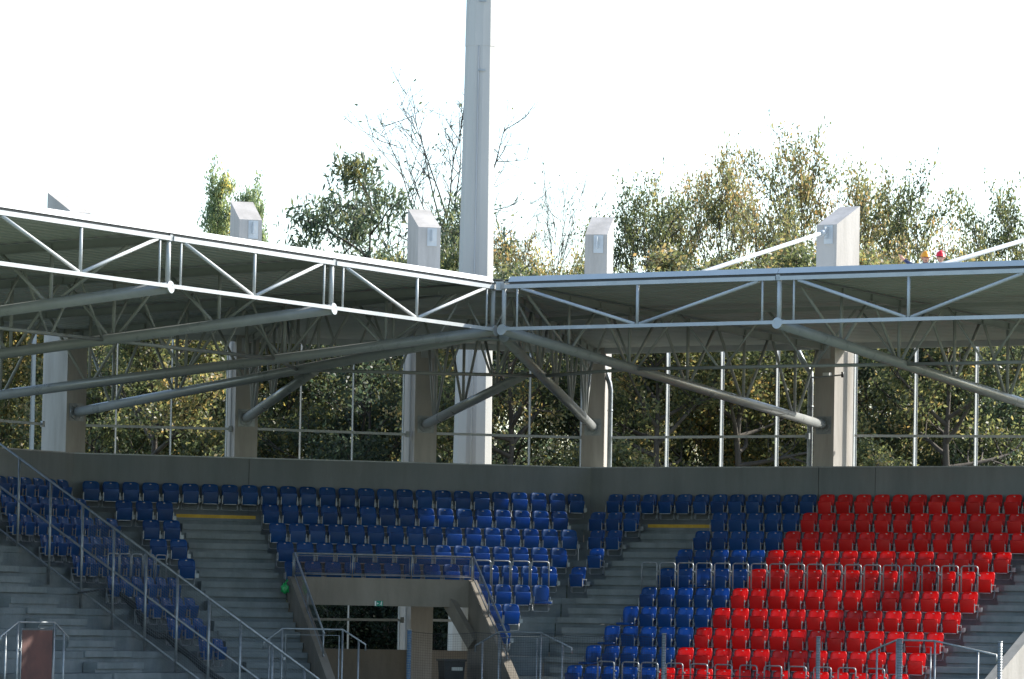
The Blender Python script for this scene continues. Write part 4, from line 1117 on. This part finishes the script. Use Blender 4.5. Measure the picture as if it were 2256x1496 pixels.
# ------------------------------------------------------------------ trees
def make_tree(seed, H, R_, h0, n_limb, kind, leaf_n, leaf_l, leaf_w, sub=7, sig=.42, up=.55, trunk_r=.26):
    rr = random.Random(seed); rg = np.random.default_rng(seed)
    wood = MB(); tips = []
    tp = []; x = y = 0.0; n = 9
    for k in range(n + 1):
        tp.append(Vector((x, y, H * .93 * k / n))); x += rr.uniform(-.2, .2) * H / 20; y += rr.uniform(-.2, .2) * H / 20
    wood.tube(tp, [trunk_r * (1 - k / n) ** .8 + .02 for k in range(n + 1)], 8, False)
    def trunk_at(f):
        f *= n / .93; f = min(f, n - .001); k = int(f); return tp[k].lerp(tp[k + 1], f - k)
    def profile(f):
        g = (f - h0) / (1 - h0)
        if kind == 'poplar': return .35 + .65 * math.sin(min(1, g * 1.6) * math.pi / 2) * (1 - g ** 3)
        if kind == 'ash': return max(.3, (1 - g) ** .45)
        if kind == 'bare': return .5 + .5 * (1 - g)
        return math.sqrt(max(.09, 1 - abs((g - .42) / .6) ** 3))
    def branch(p, d, L, r, depth):
        pts = [p]; q = p; dd = d.copy(); m = 5 if depth == 0 else 4
        for k in range(m):
            wv = .13 if kind == 'bare' else .28
            dd = (dd + Vector((rr.uniform(-wv, wv), rr.uniform(-wv, wv), rr.uniform(-.10, .30) if kind == 'broad' else rr.uniform(-.02, .16) if kind != 'ash' else rr.uniform(-.22, .2)))).normalized()
            q = q + dd * L / m; pts.append(q)
        wood.tube(pts, [r * (1 - k / (m + .35)) + (.006 if kind == 'bare' else .012) for k in range(m + 1)], 5 if depth == 0 else 3, False)
        if depth >= (2 if kind != 'bare' else 3) or L < .5:
            tips.extend(pts[1:] if depth > 1 else pts[2:]); return
        ns = sub if depth == 0 else max(3, sub - 3)
        for k in range(ns):
            f = .25 + .75 * (k + rr.random()) / ns; i = min(int(f * m), m - 1); o = pts[i].lerp(pts[i + 1], f * m - i)
            ax = Vector((rr.gauss(0, 1), rr.gauss(0, 1), rr.gauss(.15, .7))).normalized()
            nd = ((pts[i + 1] - pts[i]).normalized() * .75 + ax * .8).normalized()
            branch(o, nd, L * rr.uniform(.3, .5) * (1.15 - .4 * f), r * .42, depth + 1)
        tips.append(q)
    for k in range(n_limb):
        f = h0 + (.985 - h0) * (k + rr.random() * .8) / n_limb; a = k * 2.39996 + rr.uniform(-.5, .5)
        g = (f - h0) / (1 - h0)
        el = -.05 + up * g + .5 * g ** 4 + rr.uniform(-.1, .25)
        if kind == 'poplar': el = 1.05
        if kind == 'bare': el = .72 + .45 * g
        if kind == 'ash': el = .05 + .75 * g ** 2 + rr.uniform(-.12, .12)
        d = Vector((math.cos(a) * math.cos(el), math.sin(a) * math.cos(el), math.sin(el)))
        branch(trunk_at(f), d, R_ * profile(f) * rr.uniform(.75, 1.15) * (1.0 if kind != 'poplar' else 1.6), trunk_r * .36 * (1 - .6 * g), 0)
    T = np.array([tuple(t) for t in tips])
    # leaves gather in clumps round the twigs
    idx = rg.integers(0, len(T), leaf_n)
    wt = rg.random(len(T)) ** .6
    keep = rg.random(leaf_n) < wt[idx]
    idx = idx[keep]; n = len(idx)
    c = T[idx] + rg.normal(0, sig, (n, 3)) * np.array([1, 1, .75])
    a = rg.normal(0, 1, (n, 3)); 
    if kind == 'ash': a[:, 2] -= .8
    a /= np.linalg.norm(a, axis=1)[:, None]
    b = np.cross(a, rg.normal(0, 1, (n, 3))); b /= np.linalg.norm(b, axis=1)[:, None] + 1e-9
    sc = rg.uniform(.7, 1.3, (n, 1)); l = a * leaf_l * sc; w = b * leaf_w * sc
    bend = np.cross(a, b) * leaf_w * .25
    V = np.stack([c - l, c + w * .9 - l * .1 + bend, c + l, c - w * .9 - l * .1 + bend], 1).reshape(-1, 3)
    F = np.arange(n * 4).reshape(-1, 4)
    lm = bpy.data.meshes.new("crown"); lm.vertices.add(len(V)); lm.vertices.foreach_set("co", V.ravel())
    lm.loops.add(n * 4); lm.loops.foreach_set("vertex_index", F.ravel()); lm.polygons.add(n)
    lm.polygons.foreach_set("loop_start", np.arange(n) * 4); lm.polygons.foreach_set("loop_total", np.full(n, 4)); lm.update(calc_edges=True); lm.validate()
    lm['ztop'] = float(np.percentile(V[:, 2], 99.7)) if kind != 'bare' else float(max(t[2] for t in tips))
    return wood.mesh("trunk"), lm
TV = {
    'broad_a': make_tree(11, 20, 6.2, .16, 26, 'broad', 72000, .115, .07, 7, .40),
    'broad_b': make_tree(23, 20, 5.6, .14, 28, 'broad', 72000, .115, .07, 7, .42, .8),
    'broad_c': make_tree(37, 20, 6.6, .20, 24, 'broad', 60000, .12, .07, 7, .40, .7),
    'airy': make_tree(51, 20, 6.0, .22, 26, 'broad', 25000, .115, .06, 7, .33, .8),
    'high': make_tree(45, 20, 4.5, .62, 16, 'broad', 30000, .11, .06, 7, .34, .8, .34),
    'ash': make_tree(64, 20, 7.2, .35, 15, 'ash', 13000, .17, .05, 6, .36, .5, .22),
    'poplar': make_tree(77, 20, 1.9, .12, 46, 'poplar', 30000, .085, .055, 5, .22, trunk_r=.2),
    'bare': make_tree(88, 20, 8.5, .45, 18, 'bare', 500, .10, .05, 7, .25, trunk_r=.2),
    'shrub': make_tree(99, 5, 3.0, .05, 22, 'broad', 24000, .075, .05, 6, .30, .9, .08),
}
def plant(var, px, top_py, y, leaf, label, rz, lean=0.0, name="tree", wide=1.0, cat="tree", grp="trees behind the stand"):
    top = at_y(px, top_py, y); base_h = TV[var][1]['ztop']
    s = (top.z - GROUND) / base_h
    root = thing(name, (top.x, top.y, GROUND), label, cat, grp, rz)
    root.scale = (s * wide, s * wide, s)
    root.rotation_euler = (0, lean, 0) if lean else (0, 0, rz)
    w, l = TV[var]
    o = link("trunk", w, M['bark'], root, True)
    o = link("crown", l, None, root, True)
    if not l.materials: l.materials.append(M[leaf])
    o.material_slots[0].link = 'OBJECT'; o.material_slots[0].material = M[leaf]
T_ = [
 ('broad_a', 40, 575, 139, 'leaf_green', "leafy tree behind the gap at the far left edge", .3), ('broad_b', 205, 600, 131, 'leaf_green', "green tree seen right of the far left column", 1.7),
 ('broad_c', 345, 590, 138, 'leaf_green', "leafy tree in the gap before the second column", 2.9), ('broad_b', 455, 640, 130, 'leaf_green', "green tree close left of the second column", 4.0),
 ('broad_a', 640, 640, 133, 'leaf_green', "green tree in the gap right of the second column", 5.1), ('broad_c', 800, 640, 129, 'leaf_dark', "dark green tree left of the third column", .9),
 ('broad_b', 950, 545, 136, 'leaf_green', "green tree behind the third column beside the mast", 2.2), ('broad_a', 1075, 620, 131, 'leaf_dark', "dark tree right behind the mast foot", 3.3),
 ('airy', 1130, 520, 141, 'leaf_olive', "yellow-green tree right of the mast above the roof", 4.6), ('airy', 1225, 565, 146, 'leaf_yellow', "pale yellow tree top left of the corner column", 5.5),
 ('airy', 1275, 560, 137, 'leaf_green', "small green tree top beside the corner column", .4),
 ('airy', 1405, 395, 147, 'leaf_green', "rounded green tree right of the corner column", 1.1), ('airy', 1500, 395, 152, 'leaf_olive', "thin-topped tree between the rounded tree and the tallest one", 2.0),
 ('airy', 1610, 330, 150, 'leaf_olive', "brownish tall tree left of the tallest crown", 3.4), ('airy', 1760, 288, 154, 'leaf_olive', "tallest brownish tree above the tie rod", 4.4),
 ('airy', 1690, 420, 143, 'leaf_olive', "olive tree behind the tie rod", 5.6), ('airy', 1890, 375, 150, 'leaf_olive', "brownish tree crown behind the sunlit column top", .2),
 ('airy', 2000, 372, 146, 'leaf_green', "green tree with a pointed top left of the workers", 1.4), ('airy', 1960, 530, 139, 'leaf_olive', "lower olive tree left of the workers", 2.6),
 ('airy', 2215, 410, 145, 'leaf_green', "green tree at the right edge above the roof", 3.9), ('airy', 2110, 500, 142, 'leaf_olive', "olive tree right behind the workers", 5.0),
 ('broad_a', 1330, 700, 129, 'leaf_dark', "dark tree in the gap left of the corner posts", 4.8), ('broad_b', 1480, 690, 130, 'leaf_dark', "dark tree behind the first bright posts", .7),
 ('broad_a', 1640, 680, 129, 'leaf_green', "green tree behind the last bright posts before the sunlit column", 1.9), ('broad_c', 1930, 690, 130, 'leaf_green', "green tree right of the sunlit column in the gap", 2.4),
 ('broad_a', 2090, 670, 128, 'leaf_dark', "dark tree in the gap between the far right posts", 3.6), ('broad_b', 2240, 680, 131, 'leaf_green', "green tree in the gap at the right edge", 5.3),
 ('broad_b', 120, 590, 148, 'leaf_green', "leafy tree deep behind the far left column", 3.0), ('broad_a', 275, 600, 150, 'leaf_green', "green tree deep behind the first slim posts", 4.2),
 ('broad_c', 420, 600, 147, 'leaf_green', "green tree deep behind the post left of the second column", 1.3), ('broad_a', 560, 615, 146, 'leaf_green', "leafy tree deep behind the second column", 2.1),
 ('broad_b', 715, 615, 145, 'leaf_green', "green tree deep behind the middle slim posts", 5.9), ('broad_c', 880, 605, 144, 'leaf_green', "green tree deep behind the third column", 3.7),
 ('broad_a', 1560, 560, 141, 'leaf_olive', "olive tree deep behind the bright posts", 2.7), ('broad_b', 1800, 560, 139, 'leaf_green', "green tree deep behind the sunlit column", 1.0),
 ('broad_c', 2180, 590, 137, 'leaf_green', "green tree deep behind the far right post", .5), ('broad_b', -30, 600, 133, 'leaf_green', "green tree cut by the left picture edge", 2.5),
 ('high', 1418, 600, 124, 'leaf_green', "dark bare-trunked tree behind the first bright posts", 2.2), ('high', 362, 600, 123, 'leaf_green', "dark trunk rising behind the slim posts left of the second column", 4.9),
 ('high', 1092, 600, 123, 'leaf_green', "dark trunk close right of the mast foot", 3.4), ('high', 1655, 590, 125, 'leaf_green', "dark trunk between the bright posts and the sunlit column", .8),
 ('high', 2075, 590, 124, 'leaf_green', "dark trunk between the two far right posts", 1.6),
]
for var, px, py, y, leaf, lab, rz in T_: plant(var, px, py, y, leaf, lab, rz, wide=.52 if var == 'airy' else (.55 if py < 560 else 1.0))
plant('ash', 840, 352, 150, 'leaf_dark', "sparse dark-leaved tree spreading left of the mast", 2.4, wide=.8)
plant('ash', 715, 478, 151, 'leaf_dark', "low sparse tree spreading between the poplars and the mast", 4.1, wide=.75)
plant('ash', 975, 420, 147, 'leaf_dark', "sparse tree filling the sky close beside the mast", 5.2, wide=.7)
plant('bare', 1000, 135, 158, 'leaf_dark', "nearly bare tree with fine twigs behind the mast", .6, wide=.95)
plant('bare', 1150, 312, 150, 'leaf_dark', "thin nearly bare tree leaning right of the mast", .6, lean=.085, wide=.5)
plant('poplar', 506, 370, 168, 'leaf_poplar', "tall slender poplar behind the second column top", .5, wide=.46, name="poplar_tree")
plant('poplar', 545, 405, 171, 'leaf_poplar', "slender poplar close right of the tallest poplar", 3.1, wide=.4, name="poplar_tree")
plant('poplar', 483, 428, 169, 'leaf_poplar', "small slender poplar left of the tallest poplar", 2.1, wide=.3, name="poplar_tree")
plant('poplar', 582, 440, 165, 'leaf_poplar', "small slender poplar right of the second column top", 1.2, wide=.36, name="poplar_tree")
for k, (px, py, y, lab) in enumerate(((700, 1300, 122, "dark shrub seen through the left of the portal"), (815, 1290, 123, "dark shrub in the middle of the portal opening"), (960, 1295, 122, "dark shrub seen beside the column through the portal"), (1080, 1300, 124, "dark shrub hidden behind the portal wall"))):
    plant('shrub', px, py, y, 'leaf_shaded', lab, k * 1.7, name="shrub", cat="shrub", grp="shrubs behind the portal")
